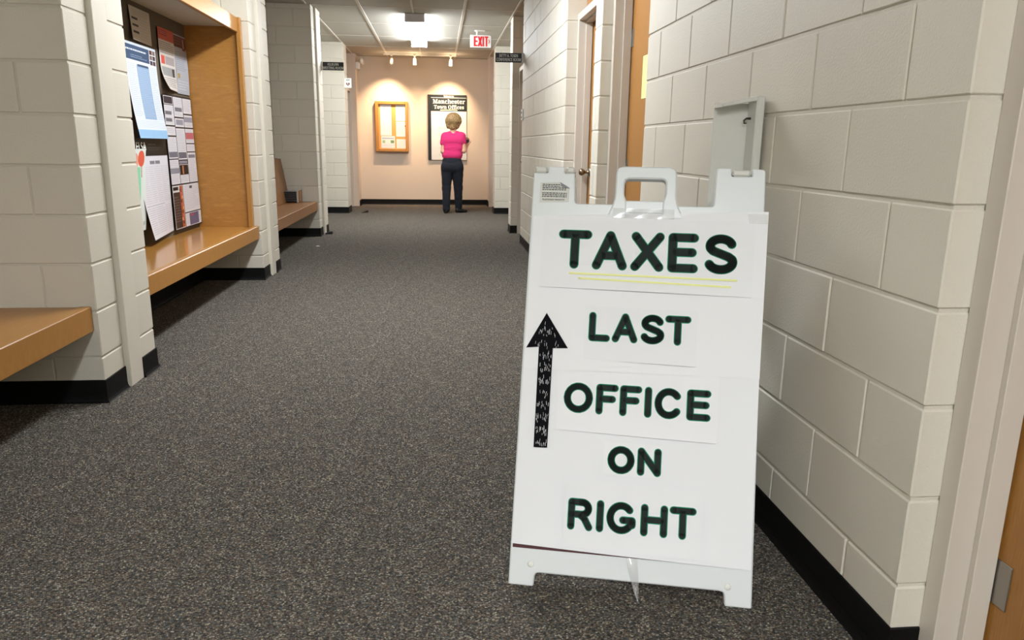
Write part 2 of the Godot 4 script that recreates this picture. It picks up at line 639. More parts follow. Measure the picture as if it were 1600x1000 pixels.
var doors := 0
func numbered_door() -> String:
	doors += 1
	return "door_%d" % doors

func build_right_side():
	var XR := 0.98
	block_wall("wall_right", Vector3(XR, 0, -3.573), Vector3.LEFT, 2.235, 0.2, 0.2032)
	base_run("baseboard_right", [Vector2(1.045, -3.573), Vector2(XR, -3.573), Vector2(XR, -1.338), Vector2(1.045, -1.338)])
	block_wall("wall_right", Vector3(XR, 0, -4.81), Vector3.LEFT, 0.19, 0.2, 0.3)
	base_run("baseboard_right", [Vector2(1.045, -4.81), Vector2(XR, -4.81), Vector2(XR, -4.62), Vector2(1.045, -4.62)])
	block_wall("wall_right", Vector3(0.965, 0, -8.75), Vector3.LEFT, 2.96, 0.2, 0.2032)
	base_run("baseboard_right", [Vector2(1.03, -8.75), Vector2(0.965, -8.75), Vector2(0.965, -5.79), Vector2(1.045, -5.79)])
	block_wall("wall_right", Vector3(XR, 0, -0.30), Vector3.LEFT, 6.3, 0.2, 0.2032)
	base_run("baseboard_right", [Vector2(1.045, -0.30), Vector2(XR, -0.30), Vector2(XR, 6.0)])
	door("door", Vector3(XR, 0, -4.62), Vector3.LEFT, 1.047, false)
	door("door", Vector3(XR, 0, -5.79), Vector3.LEFT, 0.98, true)
	door("door", Vector3(XR, 0, -1.338), Vector3.LEFT, 1.038, false)
	door("door", Vector3(0.965, 0, -9.75), Vector3.LEFT, 1.0, true)
	# far pilaster and the narrow part before the end wall
	block_wall("wall_right", Vector3(0.945, 0, -9.75), Vector3.BACK, 0.5, 0.3, 0.3)
	base_run("baseboard_right", [Vector2(1.4, -10.05), Vector2(0.945, -10.05), Vector2(0.945, -9.75), Vector2(1.03, -9.75)])
	block_wall("wall_right", Vector3(1.4, 0, -12.6), Vector3.LEFT, 2.55, 0.1, 0.1)
	block_wall("wall_right", Vector3(0.945, 0, -12.6), Vector3.BACK, 0.455, 0.4, 0.3)
	base_run("baseboard_right", [Vector2(0.945, -13.0), Vector2(0.945, -12.6), Vector2(1.4, -12.6), Vector2(1.4, -10.05)])
	door("door", Vector3(0.945, 0, -14.06), Vector3.LEFT, 1.05, true)
	box_part("trim_right", Vector3(0.945, 0, END), Vector3(1.5, CEIL, -14.06), M.beige, self, 0.0).set_meta("kind", "structure")

func build_far_end():
	base_run("baseboard_end", [Vector2(-1.455, -14.12), Vector2(-1.455, END), Vector2(0.945, END), Vector2(0.945, -14.08)])

func build_ceiling():
	var c := structure("ceiling")
	box_part("slab", Vector3(-2.35, CEIL + 0.012, -15.0), Vector3(1.75, CEIL + 0.2, 6.4), M.dark, c, 0.0)
	var x0 := -0.895 - 0.61 * 3
	var z0 := -9.38 + 1.22 * 13
	for i in 7:
		var xa: float = max(x0 + i * 0.61, -2.16)
		var xb: float = min(x0 + (i + 1) * 0.61, 1.5)
		if xb - xa < 0.05: continue
		for k in 18:
			var za: float = max(z0 - (k + 1) * 1.22, -14.98)
			var zb: float = min(z0 - k * 1.22, 6.3)
			if zb - za < 0.05: continue
			box_part("ceiling_tile", Vector3(xa + 0.006, CEIL, za + 0.006), Vector3(xb - 0.006, CEIL + 0.014, zb - 0.006), M.tile, c, 0.003)
	for i in range(1, 7):
		var x: float = x0 + i * 0.61
		var big := 0.016 if i % 2 == 1 else 0.012
		box_part("ceiling_tee", Vector3(x - big, CEIL - 0.006, -15.0), Vector3(x + big, CEIL + 0.006, 6.3), M.tee, c, 0.001)
	for k in range(1, 18):
		var z: float = z0 - k * 1.22
		box_part("ceiling_tee", Vector3(-2.16, CEIL - 0.003, z - 0.011), Vector3(1.5, CEIL + 0.006, z + 0.011), M.tee, c, 0.001)

# ------------------------------------------------------------------ lamps
func ceiling_light(zc: float, label: String, power := 1.0):
	var x := -0.27
	var L := 2.44
	var t := thing("ceiling_light", label, "ceiling light", Vector3(x, CEIL, zc), "fluorescent ceiling fixtures")
	var prof := PackedVector2Array()
	for k in 11:
		var a := PI * k / 10.0
		prof.append(Vector2(cos(a) * 0.115, -0.03 - pow(sin(a), 0.6) * 0.06))
	prof.append(Vector2(-0.115, -0.008))
	prof.append(Vector2(0.115, -0.008))
	var lens := S()
	extrude(lens, prof, -L / 2 + 0.03, L / 2 - 0.03, 0.002)
	part("lens", lens, M.lens, t)
	for s in [-1.0, 1.0]:
		var cap := S()
		box(cap, Vector3(-0.122, -0.098, s * (L / 2) - 0.03), Vector3(0.122, -0.001, s * (L / 2) + 0.03), 0.006)
		part("end_cap", cap, M.cap, t)
	var hs := S()
	box(hs, Vector3(-0.08, -0.008, -L / 2), Vector3(0.08, -0.0005, L / 2), 0.001)
	part("housing", hs, M.white, t)
	for s in [-1.0, 1.0]:
		var a := AreaLight3D.new()
		a.area_size = Vector2(0.10, L - 0.1)
		a.light_color = TUBE
		a.light_energy = E_DOWN * power
		a.area_range = 30.0
		a.shadow_enabled = true
		put(a, "lamp", t)
		var dir := Vector3(s * 0.72, -0.69, 0).normalized()
		a.transform = Transform3D(Basis(Vector3(0, 0, 1).cross(dir).normalized() * -1.0, Vector3(0, 0, 1), -dir).orthonormalized(), Vector3(s * 0.08, -0.098, 0))

func spot_head(x: float, target: Vector3, energy: float, cone: float, label: String, body: Material):
	var at := Vector3(x, 2.545, -13.9)
	var d := (target - at).normalized()
	var t := thing("track_spotlight", label, "spotlight", Vector3(x, 2.66, -13.9), "track spotlights before the end wall")
	var st := S()
	box(st, Vector3(-0.018, -0.02, -0.03), Vector3(0.018, 0.0, 0.03), 0.002)
	tube(st, [Vector3(0, -0.02, 0), Vector3(0, -0.08, 0)], [0.007, 0.007], 8)
	part("bracket", st, M.tee, t)
	var b := Basis.looking_at(d, Vector3.RIGHT)
	var xf := Transform3D(b * Basis(Vector3.RIGHT, PI / 2), at - t.position)
	var sh := S(true)
	lathe(sh, [Vector2(0.0, 0.075), Vector2(0.018, 0.073), Vector2(0.026, 0.055), Vector2(0.030, 0.0), Vector2(0.034, -0.045), Vector2(0.030, -0.045), Vector2(0.026, 0.0)], 16, xf)
	part("shade", sh, body, t)
	var spill := OmniLight3D.new()
	spill.light_color = SPOT
	spill.light_energy = 0.075 if body == M.glow_shade else 0.035
	spill.omni_range = 20.0
	spill.omni_attenuation = 2.0
	spill.light_size = 0.03
	spill.shadow_enabled = true
	put(spill, "shade_glow", t)
	spill.position = at - t.position + Vector3(0, -0.02, 0.09)
	var g := S(true)
	lathe(g, [Vector2(0.0, -0.034), Vector2(0.018, -0.030), Vector2(0.027, -0.02), Vector2(0.02, -0.0), Vector2(0.0, 0.0)], 14, xf)
	part("bulb", g, M.bulb, t)
	var l := SpotLight3D.new()
	l.light_color = SPOT
	l.light_energy = energy
	l.spot_angle = cone
	l.spot_angle_attenuation = 1.0
	l.spot_range = 20.0
	l.spot_attenuation = 2.0
	l.light_size = 0.025
	l.shadow_enabled = true
	put(l, "lamp", t)
	l.transform = Transform3D(b, at - t.position + d * 0.05)

func build_lights():
	ceiling_light(-11.0, "long white wraparound fluorescent fixture glowing on the ceiling near the red exit sign", 0.85)
	ceiling_light(-4.9, "long white fluorescent ceiling fixture above the corridor, nearer than the exit sign", 0.9)
	ceiling_light(2.2, "long white fluorescent ceiling fixture behind the viewer", 2.5)
	var r := S()
	box(r, Vector3(-0.64, -0.03, -0.018), Vector3(0.64, 0.0, 0.018), 0.003)
	var rail := part("track_rail", r, M.tee, self)
	rail.position = Vector3(-0.3, 2.689, -13.9)
	metas(rail, "white ceiling track rail that carries the small spotlights before the end wall", "track rail")
	spot_head(-0.80, Vector3(-0.95, 1.62, END), E_SPOT * 1.6, 40.0, "leftmost white track spotlight aimed at the wooden notice board", M.tee)
	spot_head(-0.394, Vector3(-0.38, 0.2, END), E_SPOT * 0.7, 50.0, "middle track spotlight with its bright bulb showing, left of the directory", M.glow_shade)
	spot_head(0.24, Vector3(0.18, 1.55, END), E_SPOT * 1.6, 40.0, "right track spotlight with its bright bulb showing, above the directory", M.glow_shade)

# ------------------------------------------------------------------ left furniture
func build_display_bench():
	var t := thing("display_bench", "honey-coloured wooden bench with a high back case of notices between two block pilasters", "bench", Vector3(-1.72, 0, -5.02))
	var za := -3.78
	var zb := -6.287
	box_part("seat", Vector3(-1.95, 0.425, zb), Vector3(-1.517, 0.447, za), M.seat, t)
	box_part("front_rail", Vector3(-1.513, 0.348, zb), Vector3(-1.472, 0.4525, za), M.wood0, t, 0.004)
	var sp := []
	for z in [zb, za - 0.022]:
		sp.append(box_part("side_panel", Vector3(-1.95, 0.447, z), Vector3(-1.535, 1.995, z + 0.022), M.wood2, t, 0.001))
	box_part("panel_edge", Vector3(-1.542, 0.447, zb), Vector3(-1.508, 2.056, zb + 0.05), M.wood0, t, 0.003)
	box_part("panel_edge", Vector3(-1.542, 0.447, za - 0.05), Vector3(-1.508, 2.056, za), M.wood0, t, 0.003)
	box_part("fascia", Vector3(-1.553, 1.946, zb + 0.05), Vector3(-1.528, 2.056, za - 0.05), M.wood1, t, 0.003)
	box_part("soffit", Vector3(-1.95, 1.99, zb + 0.022), Vector3(-1.553, 2.012, za - 0.022), M.soffit, t, 0.0)
	box_part("valance_strip", Vector3(-1.585, 1.962, zb + 0.022), Vector3(-1.5535, 1.9895, za - 0.022), M.dark, t, 0.002)
	box_part("tack_board", Vector3(-1.95, 0.447, zb + 0.022), Vector3(-1.936, 1.99, za - 0.022), M.tack, t, 0.0)
	var near := thing("wooden_bench", "wooden bench with a thick square front edge, cut off at the left of the picture", "bench", Vector3(-1.72, 0, -1.97), "plain benches in the left recesses")
	bench_parts(near, -0.73, -3.24, M.wood1, M.wood0, false)

func bench_parts(t: Node3D, za: float, zb: float, top: Material, front: Material, back: bool):
	box_part("seat", Vector3(-1.95, 0.400, zb), Vector3(-1.523, 0.427, za), top, t)
	box_part("front_rail", Vector3(-1.522, 0.322, zb), Vector3(-1.475, 0.430, za), front, t, 0.003)
	if back:
		var st := S()
		var pts := PackedVector2Array([Vector2(-1.949, 0.43), Vector2(-1.80, 0.43), Vector2(-1.885, 0.935), Vector2(-1.949, 0.94)])
		extrude(st, pts, zb, za, 0.004)
		part("backrest", st, top, t, true)

func build_far_bench():
	var t := thing("wooden_bench", "brown wooden bench with a sloping backrest in the shaded far recess", "bench", Vector3(-1.72, 0, -8.1), "plain benches in the left recesses")
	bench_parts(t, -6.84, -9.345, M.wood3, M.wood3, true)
	var r := thing("slatted_rack", "small dark slatted rack with a pale end panel on the far bench", "rack", Vector3(-1.74, 0.4285, -9.2))
	for k in 6:
		var st := S()
		box(st, Vector3(-0.10, 0.008 + k * 0.0215, -0.09), Vector3(0.06, 0.022 + k * 0.0215, 0.09), 0.003)
		part("slat", st, M.black, r)
	var c := S()
	box(c, Vector3(-0.095, 0.004, -0.08), Vector3(0.055, 0.132, 0.075), 0.002)
	part("core", c, M.grey, r)
	var e := S()
	box(e, Vector3(0.062, 0.0, -0.09), Vector3(0.085, 0.142, 0.09), 0.003)
	part("end_panel", e, M.soffit, r)
	box_part("rim", Vector3(0.088, 0.0, -0.092), Vector3(0.096, 0.145, 0.092), M.wood3, r, 0.002, false)

# ------------------------------------------------------------------ printed sheets
func text_rows(img: Image, x0: int, y0: int, x1: int, y1: int, step: int, ink: Color, r: RandomNumberGenerator):
	var y := y0
	while y + 2 <= y1:
		var x := x0
		var stop: int = x1 - (r.randi() % max(1, (x1 - x0) / 3) if r.randf() < 0.3 else 0)
		while x < stop:
			var w := r.randi_range(3, 10)
			img.fill_rect(Rect2i(x, y, min(w, stop - x), max(1, step / 3)), ink)
			x += w + 2
		y += step

func image_mat(img: Image) -> StandardMaterial3D:
	var m := plain(Color(1, 1, 1), 0.5)
	m.albedo_texture = ImageTexture.create_from_image(img)
	m.albedo_color = Color(0.93, 0.93, 0.93)
	m.cull_mode = BaseMaterial3D.CULL_DISABLED
	return m

func poster(called: String, label: String, img: Image, x: float, z: float, y: float, w: float, h: float, bend: Callable, cat := "poster") -> MeshInstance3D:
	var st := sheet(w, h, 12, 16, bend)
	var o := part(called, st, image_mat(img), self)
	o.transform = Transform3D(frame_of(Vector3.RIGHT), Vector3(x, y, z))
	metas(o, label, cat)
	return o

func build_posters():
	var r := RandomNumberGenerator.new()
	r.seed = 5
	var X := -1.932
	var G := Color(0.45, 0.45, 0.48)
	# white notice with three bars
	var a := Image.create(180, 110, false, Image.FORMAT_RGB8)
	a.fill(Color(0.80, 0.76, 0.70))
	for k in 3: a.fill_rect(Rect2i(14, 34 + k * 22, 52, 7), Color(0.06, 0.05, 0.05))
	text_rows(a, 20, 8, 165, 24, 7, Color(0.70, 0.67, 0.62), r)
	text_rows(a, 80, 34, 165, 100, 9, Color(0.73, 0.70, 0.65), r)
	poster("notice", "small off-white notice with three short black bars, highest on the tack board", a, X, -5.165, 1.745, 0.37, 0.21, func(u, v): return Vector3(0.02 * (1 - u) * v, 0, 0.004 + 0.02 * (1 - v) * (1 - u)), "notice")
	# tall blue poster
	var b := Image.create(220, 300, false, Image.FORMAT_RGB8)
	b.fill(Color(0.87, 0.90, 0.94))
	b.fill_rect(Rect2i(0, 8, 170, 46), Color(0.22, 0.32, 0.44))
	text_rows(b, 12, 20, 150, 34, 16, Color(0.86, 0.89, 0.93), r)
	text_rows(b, 40, 38, 150, 48, 6, Color(0.62, 0.70, 0.80), r)
	for i in 2:
		for j in 3: b.fill_rect(Rect2i(174 + i * 22, 8 + j * 17, 19, 14), [Color(0.35, 0.22, 0.2), Color(0.5, 0.4, 0.35), Color(0.25, 0.2, 0.25)][(i + j) % 3])
	b.fill_rect(Rect2i(72, 66, 88, 172), Color(0.58, 0.68, 0.80))
	b.fill_rect(Rect2i(80, 64, 76, 7), Color(0.25, 0.33, 0.45))
	text_rows(b, 8, 66, 66, 230, 6, Color(0.70, 0.74, 0.80), r)
	text_rows(b, 78, 78, 154, 234, 6, Color(0.66, 0.75, 0.86), r)
	text_rows(b, 166, 66, 212, 236, 6, Color(0.72, 0.76, 0.80), r)
	text_rows(b, 8, 244, 212, 268, 5, Color(0.70, 0.75, 0.8), r)
	b.fill_rect(Rect2i(0, 272, 220, 28), Color(0.60, 0.76, 0.90))
	text_rows(b, 8, 276, 212, 296, 5, Color(0.50, 0.68, 0.84), r)
	poster("poster", "tall pale blue poster with a dark blue heading, beside the near pilaster", b, X, -5.02, 1.137, 0.537, 0.59, func(u, v): return Vector3(-0.035 * u * (1 - v), 0, 0.014 + 0.05 * (1 - v) * (1 - v)))
	# red headed poster with a curled corner
	var c := Image.create(130, 180, false, Image.FORMAT_RGB8)
	c.fill(Color(0.86, 0.83, 0.80))
	c.fill_rect(Rect2i(0, 0, 130, 34), Color(0.78, 0.36, 0.30))
	c.fill_rect(Rect2i(10, 6, 62, 15), Color(0.66, 0.22, 0.20))
	text_rows(c, 14, 10, 66, 18, 5, Color(0.9, 0.8, 0.75), r)
	text_rows(c, 8, 40, 122, 76, 6, G, r)
	c.fill_rect(Rect2i(10, 80, 30, 24), Color(0.82, 0.34, 0.30))
	c.fill_rect(Rect2i(44, 80, 76, 24), Color(0.66, 0.62, 0.62))
	c.fill_rect(Rect2i(8, 112, 112, 26), Color(0.62, 0.62, 0.62))
	c.fill_rect(Rect2i(94, 114, 18, 24), Color(0.25, 0.25, 0.25))
	text_rows(c, 8, 144, 122, 174, 6, G, r)
	poster("poster", "narrow poster with a red heading and its lower left corner curled forward", c, X, -5.655, 1.477, 0.315, 0.42, func(u, v): return Vector3(0, 0, 0.008 + 0.055 * pow(max(0.0, (0.45 - v) / 0.45), 2.2) * (1.0 - u)))
	var d := Image.create(120, 180, false, Image.FORMAT_RGB8)
	d.fill(Color(0.70, 0.72, 0.76))
	d.fill_rect(Rect2i(0, 4, 120, 34), Color(0.40, 0.25, 0.22))
	d.fill_rect(Rect2i(80, 4, 30, 40), Color(0.52, 0.22, 0.20))
	d.fill_rect(Rect2i(90, 10, 8, 28), Color(0.78, 0.74, 0.70))
	text_rows(d, 8, 10, 70, 30, 8, Color(0.62, 0.50, 0.46), r)
	text_rows(d, 8, 52, 112, 110, 6, Color(0.56, 0.58, 0.63), r)
	d.fill_rect(Rect2i(12, 118, 22, 14), Color(0.70, 0.60, 0.35))
	text_rows(d, 10, 140, 110, 172, 8, Color(0.84, 0.86, 0.88), r)
	poster("poster", "narrow grey-blue poster with a brown heading, next to the wooden side panel", d, X, -5.975, 1.47, 0.275, 0.425, func(u, v): return Vector3(0, 0, 0.005 + 0.004 * sin(v * 4.0)))
	# black headed poster
	var e := Image.create(200, 240, false, Image.FORMAT_RGB8)
	e.fill(Color(0.88, 0.87, 0.90))
	e.fill_rect(Rect2i(0, 0, 200, 44), Color(0.085, 0.075, 0.065))
	text_rows(e, 86, 16, 130, 21, 4, Color(0.86, 0.84, 0.8), r)
	text_rows(e, 86, 24, 164, 34, 5, Color(0.42, 0.38, 0.33), r)
	for k in 24: e.set_pixel(174 + int(12 * sin(k * 0.16)), 8 + k, Color(0.5, 0.46, 0.4))
	e.fill_rect(Rect2i(82, 56, 30, 8), Color(0.5, 0.5, 0.54))
	e.fill_rect(Rect2i(116, 56, 30, 8), Color(0.5, 0.5, 0.54))
	for col in [[8, 60], [66, 100], [104, 142], [148, 194]]:
		text_rows(e, col[0], 70, col[1], 158, 5, Color(0.70, 0.70, 0.74), r)
	e.fill_rect(Rect2i(8, 162, 136, 1), Color(0.5, 0.5, 0.55))
	for col in [[8, 60], [66, 142], [148, 194]]:
		text_rows(e, col[0], 168, col[1], 234, 5, Color(0.62, 0.62, 0.67), r)
	var fb := func(u, v): return Vector3(0, 0, 0.010 + 0.085 * pow(max(0.0, 1.0 - v), 1.6) * (1.0 - u))
	var fl := poster("poster", "white text poster with a black heading, below the tall blue poster", e, X, -5.02, 0.488, 0.60, 0.655, fb)
	words("FLSA", fl, M.white, Transform3D(Basis.IDENTITY, Vector3(0.120, 0.598, 0.0165)), 0.165, 0.052)
	# the large board of panels
	var g := Image.create(256, 400, false, Image.FORMAT_RGB8)
	g.fill(Color(0.09, 0.085, 0.10))
	var pan := [[3, 30, 82, 88], [86, 4, 168, 62], [172, 4, 253, 50], [3, 4, 82, 28], [3, 92, 82, 118], [86, 66, 168, 92], [172, 54, 253, 92], [3, 122, 82, 186], [86, 96, 168, 190], [172, 96, 253, 140], [172, 143, 253, 166], [3, 189, 82, 262], [86, 204, 168, 262], [172, 169, 253, 262], [98, 266, 253, 352], [3, 266, 95, 396], [98, 355, 253, 396]]
	for p in pan:
		g.fill_rect(Rect2i(p[0], p[1], p[2] - p[0], p[3] - p[1]), Color(0.87, 0.86, 0.88))
		text_rows(g, p[0] + 6, p[1] + 6, p[2] - 6, p[3] - 4, 5, Color(0.66, 0.65, 0.70), r)
	for q in [[6, 6, 79, 26, Color(0.22, 0.2, 0.24)], [8, 48, 62, 58, G], [8, 68, 62, 78, G], [96, 34, 160, 46, Color(0.5, 0.49, 0.54)], [96, 70, 160, 86, Color(0.6, 0.6, 0.66)], [174, 60, 251, 76, Color(0.6, 0.6, 0.66)], [6, 166, 80, 182, Color(0.45, 0.45, 0.5)], [90, 168, 164, 186, Color(0.42, 0.42, 0.47)], [174, 108, 251, 128, Color(0.78, 0.42, 0.45)], [4, 214, 81, 230, Color(0.55, 0.55, 0.6)], [88, 193, 166, 202, Color(0.55, 0.55, 0.6)], [88, 206, 166, 236, Color(0.10, 0.09, 0.1)], [112, 208, 124, 234, Color(0.8, 0.5, 0.35)], [180, 176, 246, 186, Color(0.5, 0.5, 0.55)], [160, 272, 186, 280, Color(0.3, 0.3, 0.33)]]:
		g.fill_rect(Rect2i(q[0], q[1], q[2] - q[0], q[3] - q[1]), q[4])
	g.fill_rect(Rect2i(6, 286, 60, 108), Color(0.24, 0.17, 0.16))
	g.fill_rect(Rect2i(66, 268, 26, 126), Color(0.72, 0.36, 0.20))
	for k in 10: g.fill_rect(Rect2i(64 + (k * 7) % 18, 276 + k * 11, 12, 9), [Color(0.45, 0.22, 0.16), Color(0.82, 0.42, 0.40), Color(0.9, 0.62, 0.45)][k % 3])
	text_rows(g, 10, 300, 58, 376, 8, Color(0.52, 0.44, 0.42), r)
	g.fill_rect(Rect2i(8, 270, 46, 10), Color(0.08, 0.07, 0.08))
	g.fill_rect(Rect2i(136, 357, 92, 37), Color(0.40, 0.38, 0.50))
	g.fill_rect(Rect2i(150, 360, 30, 6), Color(0.7, 0.3, 0.32))
	poster("poster", "large white poster of many black-edged panels of small print, next to the wooden side panel", g, X, -5.64, 0.478, 0.61, 0.97, func(u, v): return Vector3(0, 0, 0.008 + 0.012 * (1 - v)))
	# balloon drawing
	var h := Image.create(100, 180, false, Image.FORMAT_RGB8)
	h.fill(Color(0.87, 0.90, 0.88))
	for y in 36:
		for x in 30:
			if pow((x - 15) / 15.0, 2) + pow((y - 18) / 18.0, 2) < 1.0:
				if x > 4 or y % 2 == 0: h.set_pixel(36 + x, 8 + y, Color(0.90, 0.62, 0.55))
				h.set_pixel(min(99, 64 + x), 3 + y, Color(0.88, 0.36, 0.26))
	h.fill_rect(Rect2i(80, 39, 3, 24), Color(0.72, 0.36, 0.3))
	for y in 92: h.fill_rect(Rect2i(60 + int(5 * sin(y * 0.034)), 40 + y, int(17 - y * 0.1), 1), Color(0.55, 0.83, 0.67))
	h.fill_rect(Rect2i(40, 40, 34, 7), Color(0.55, 0.83, 0.67))
	h.fill_rect(Rect2i(52, 66, 4, 16), Color(0.35, 0.4, 0.6))
	h.fill_rect(Rect2i(86, 160, 8, 8), Color(0.68, 0.72, 0.72))
	poster("drawing", "white sheet with a crayoned red balloon and a green band, at the near pilaster edge", h, -1.895, -4.80, 0.56, 0.35, 0.51, func(u, v): return Vector3(-0.135 * (1 - v), 0, 0.006 + 0.004 * sin(v * 6.0)), "drawing")

# ------------------------------------------------------------------ signs
func room_sign(called: String, label: String, lines: Array, lo: Vector3, hi: Vector3, wall_right: bool):
	var t := thing(called, label, "sign", (lo + hi) * 0.5)
	var hw := (hi.x - lo.x) * 0.5
	var hh := (hi.y - lo.y) * 0.5
	var st := S()
	box(st, Vector3(-hw, -hh, -0.006), Vector3(hw, hh, 0.006), 0.0015)
	part("plate", st, M.black, t)
	var s := 1.0 if wall_right else -1.0
	var b := S()
	box(b, Vector3(s * hw - 0.004, -hh - 0.003, -0.011), Vector3(s * (hw + 0.018), hh + 0.003, 0.011), 0.002)
	part("bracket", b, M.steel, t)
	for k in lines.size():
		words(lines[k][0], t, M.white, Transform3D(Basis.IDENTITY, Vector3(0, lines[k][1], 0.0065)), lines[k][2], 0.031, false, false)

func build_signs():
	room_sign("room_sign", "black hanging room sign reading KILBURN MEETING ROOM, on the left", [["KILBURN", 0.021, 0.130], ["MEETING ROOM", -0.021, 0.250]], Vector3(-1.432 + 0.02, 2.008, -9.84), Vector3(-1.155, 2.106, -9.83), false)
	room_sign("room_sign", "black hanging room sign reading BETTY A. TOBIN CONFERENCE ROOM, on the right", [["BETTY A. TOBIN", 0.021, 0.205], ["CONFERENCE ROOM", -0.021, 0.270]], Vector3(0.648, 2.034, -8.70), Vector3(0.946, 2.134, -8.69), true)
	# exit sign
	var t := thing("exit_sign", "white illuminated EXIT sign with red letters and arrow hung from ceiling", "exit sign", Vector3(0.612, 2.545, -11.0))
	var st := S()
	extrude(st, rounded([[-0.145, -0.083, 0.008], [0.145, -0.083, 0.008], [0.145, 0.083, 0.03], [-0.145, 0.083, 0.008]]), -0.022, 0.022, 0.004)
	part("housing", st, M.white, t)
	var cn := S()
	box(cn, Vector3(-0.062, 0.083, -0.012), Vector3(-0.042, 0.1445, 0.012), 0.003)
	box(cn, Vector3(-0.085, 0.136, -0.05), Vector3(0.06, 0.1445, 0.05), 0.003)
	part("canopy", cn, M.white, t)
	var ch := [[[-0.075, -0.055, -0.075, 0.055]], []]
	var bars := S()
	var z := 0.0225
	for q in [[-0.098, -0.066, -0.076, 0.066], [-0.076, 0.048, -0.046, 0.066], [-0.076, -0.009, -0.048, 0.009], [-0.076, -0.066, -0.046, -0.048], [0.025, -0.066, 0.045, 0.066], [0.052, 0.048, 0.106, 0.066], [0.069, -0.066, 0.090, 0.048]]:
		box(bars, Vector3(q[0], q[1], z), Vector3(q[2], q[3], z + 0.003), 0.0005)
	for s in [-1.0, 1.0]:
		var p := PackedVector2Array([Vector2(-0.010 - s * 0.021 - 0.012, -0.066), Vector2(-0.010 - s * 0.021 + 0.012, -0.066), Vector2(-0.010 + s * 0.021 + 0.012, 0.066), Vector2(-0.010 + s * 0.021 - 0.012, 0.066)])
		extrude(bars, p, z, z + 0.003 + s * 0.0003, 0.0004)
	part("lettering", bars, M.exit_red, t)
	var ar := S()
	for s in [-1.0, 1.0]:
		extrude(ar, PackedVector2Array([Vector2(0.108, s * 0.026), Vector2(0.116, s * 0.026), Vector2(0.126, 0), Vector2(0.116, 0)]), z, z + 0.002 + s * 0.0002, 0.0004)
	part("chevron", ar, M.exit_red, t)
	# defibrillator sign
	var d := thing("wall_sign", "small white sign with a red heart reading AED, right of the KILBURN sign", "sign", Vector3(-1.43, 2.075, -12.66))
	box_part("plate", Vector3(-0.058, -0.075, -0.003), Vector3(0.055, 0.075, 0.003), M.white, d, 0.001, false)
	var hp := PackedVector2Array()
	for k in 32:
		var a := TAU * k / 32.0
		hp.append(Vector2(16 * pow(sin(a), 3), 13 * cos(a) - 5 * cos(2 * a) - 2 * cos(3 * a) - cos(4 * a)) * 0.0018 + Vector2(0, -0.018))
	var hs := S()
	extrude(hs, hp, 0.0025, 0.005, 0.0004)
	part("heart", hs, M.darkred, d)
	var bolt := S()
	extrude(bolt, PackedVector2Array([Vector2(-0.010, 0.004), Vector2(0.006, 0.004), Vector2(0.0, -0.014), Vector2(0.010, -0.014), Vector2(-0.001, -0.042), Vector2(0.001, -0.020), Vector2(-0.008, -0.020)]), 0.005, 0.006, 0.0002)
	part("bolt_symbol", bolt, M.white, d)
	words("AED", d, M.black, Transform3D(Basis.IDENTITY, Vector3(0, 0.045, 0.0035)), 0.055, 0.02)
	# room plaque
	var p := thing("wall_plaque", "small white plaque with dark marks on the right block wall near its far end", "plaque", Vector3(0.957, 1.47, -8.66))
	box_part("plate", Vector3(-0.008, -0.06, -0.06), Vector3(0.005, 0.06, 0.06), M.white, p, 0.001, false)
	for k in 2: box_part("mark", Vector3(-0.010, 0.012 - k * 0.05, -0.035), Vector3(-0.007, 0.032 - k * 0.05, 0.035), M.black, p, 0.0005, false)
	# note on the first door
	var n := S()
	box(n, Vector3(-0.001, -0.115, -0.11), Vector3(0.001, 0.115, 0.11), 0.0)
	var o := part("note", n, plain(Color(0.80, 0.86, 0.55), 0.8), self)
	o.position = Vector3(1.1505, 1.505, -4.17)
	metas(o, "yellow-green paper note stuck on the wooden door behind the sign", "note")

# ------------------------------------------------------------------ end wall
func small_sheet(called: String, lo: Vector3, hi: Vector3, m: Material, label: String, cat: String, group := ""):
	var st := S()
	box(st, -(hi - lo) * 0.5, (hi - lo) * 0.5, 0.0)
	var o := part(called, st, m, self)
	o.position = (lo + hi) * 0.5
	metas(o, label, cat, group)
	return o

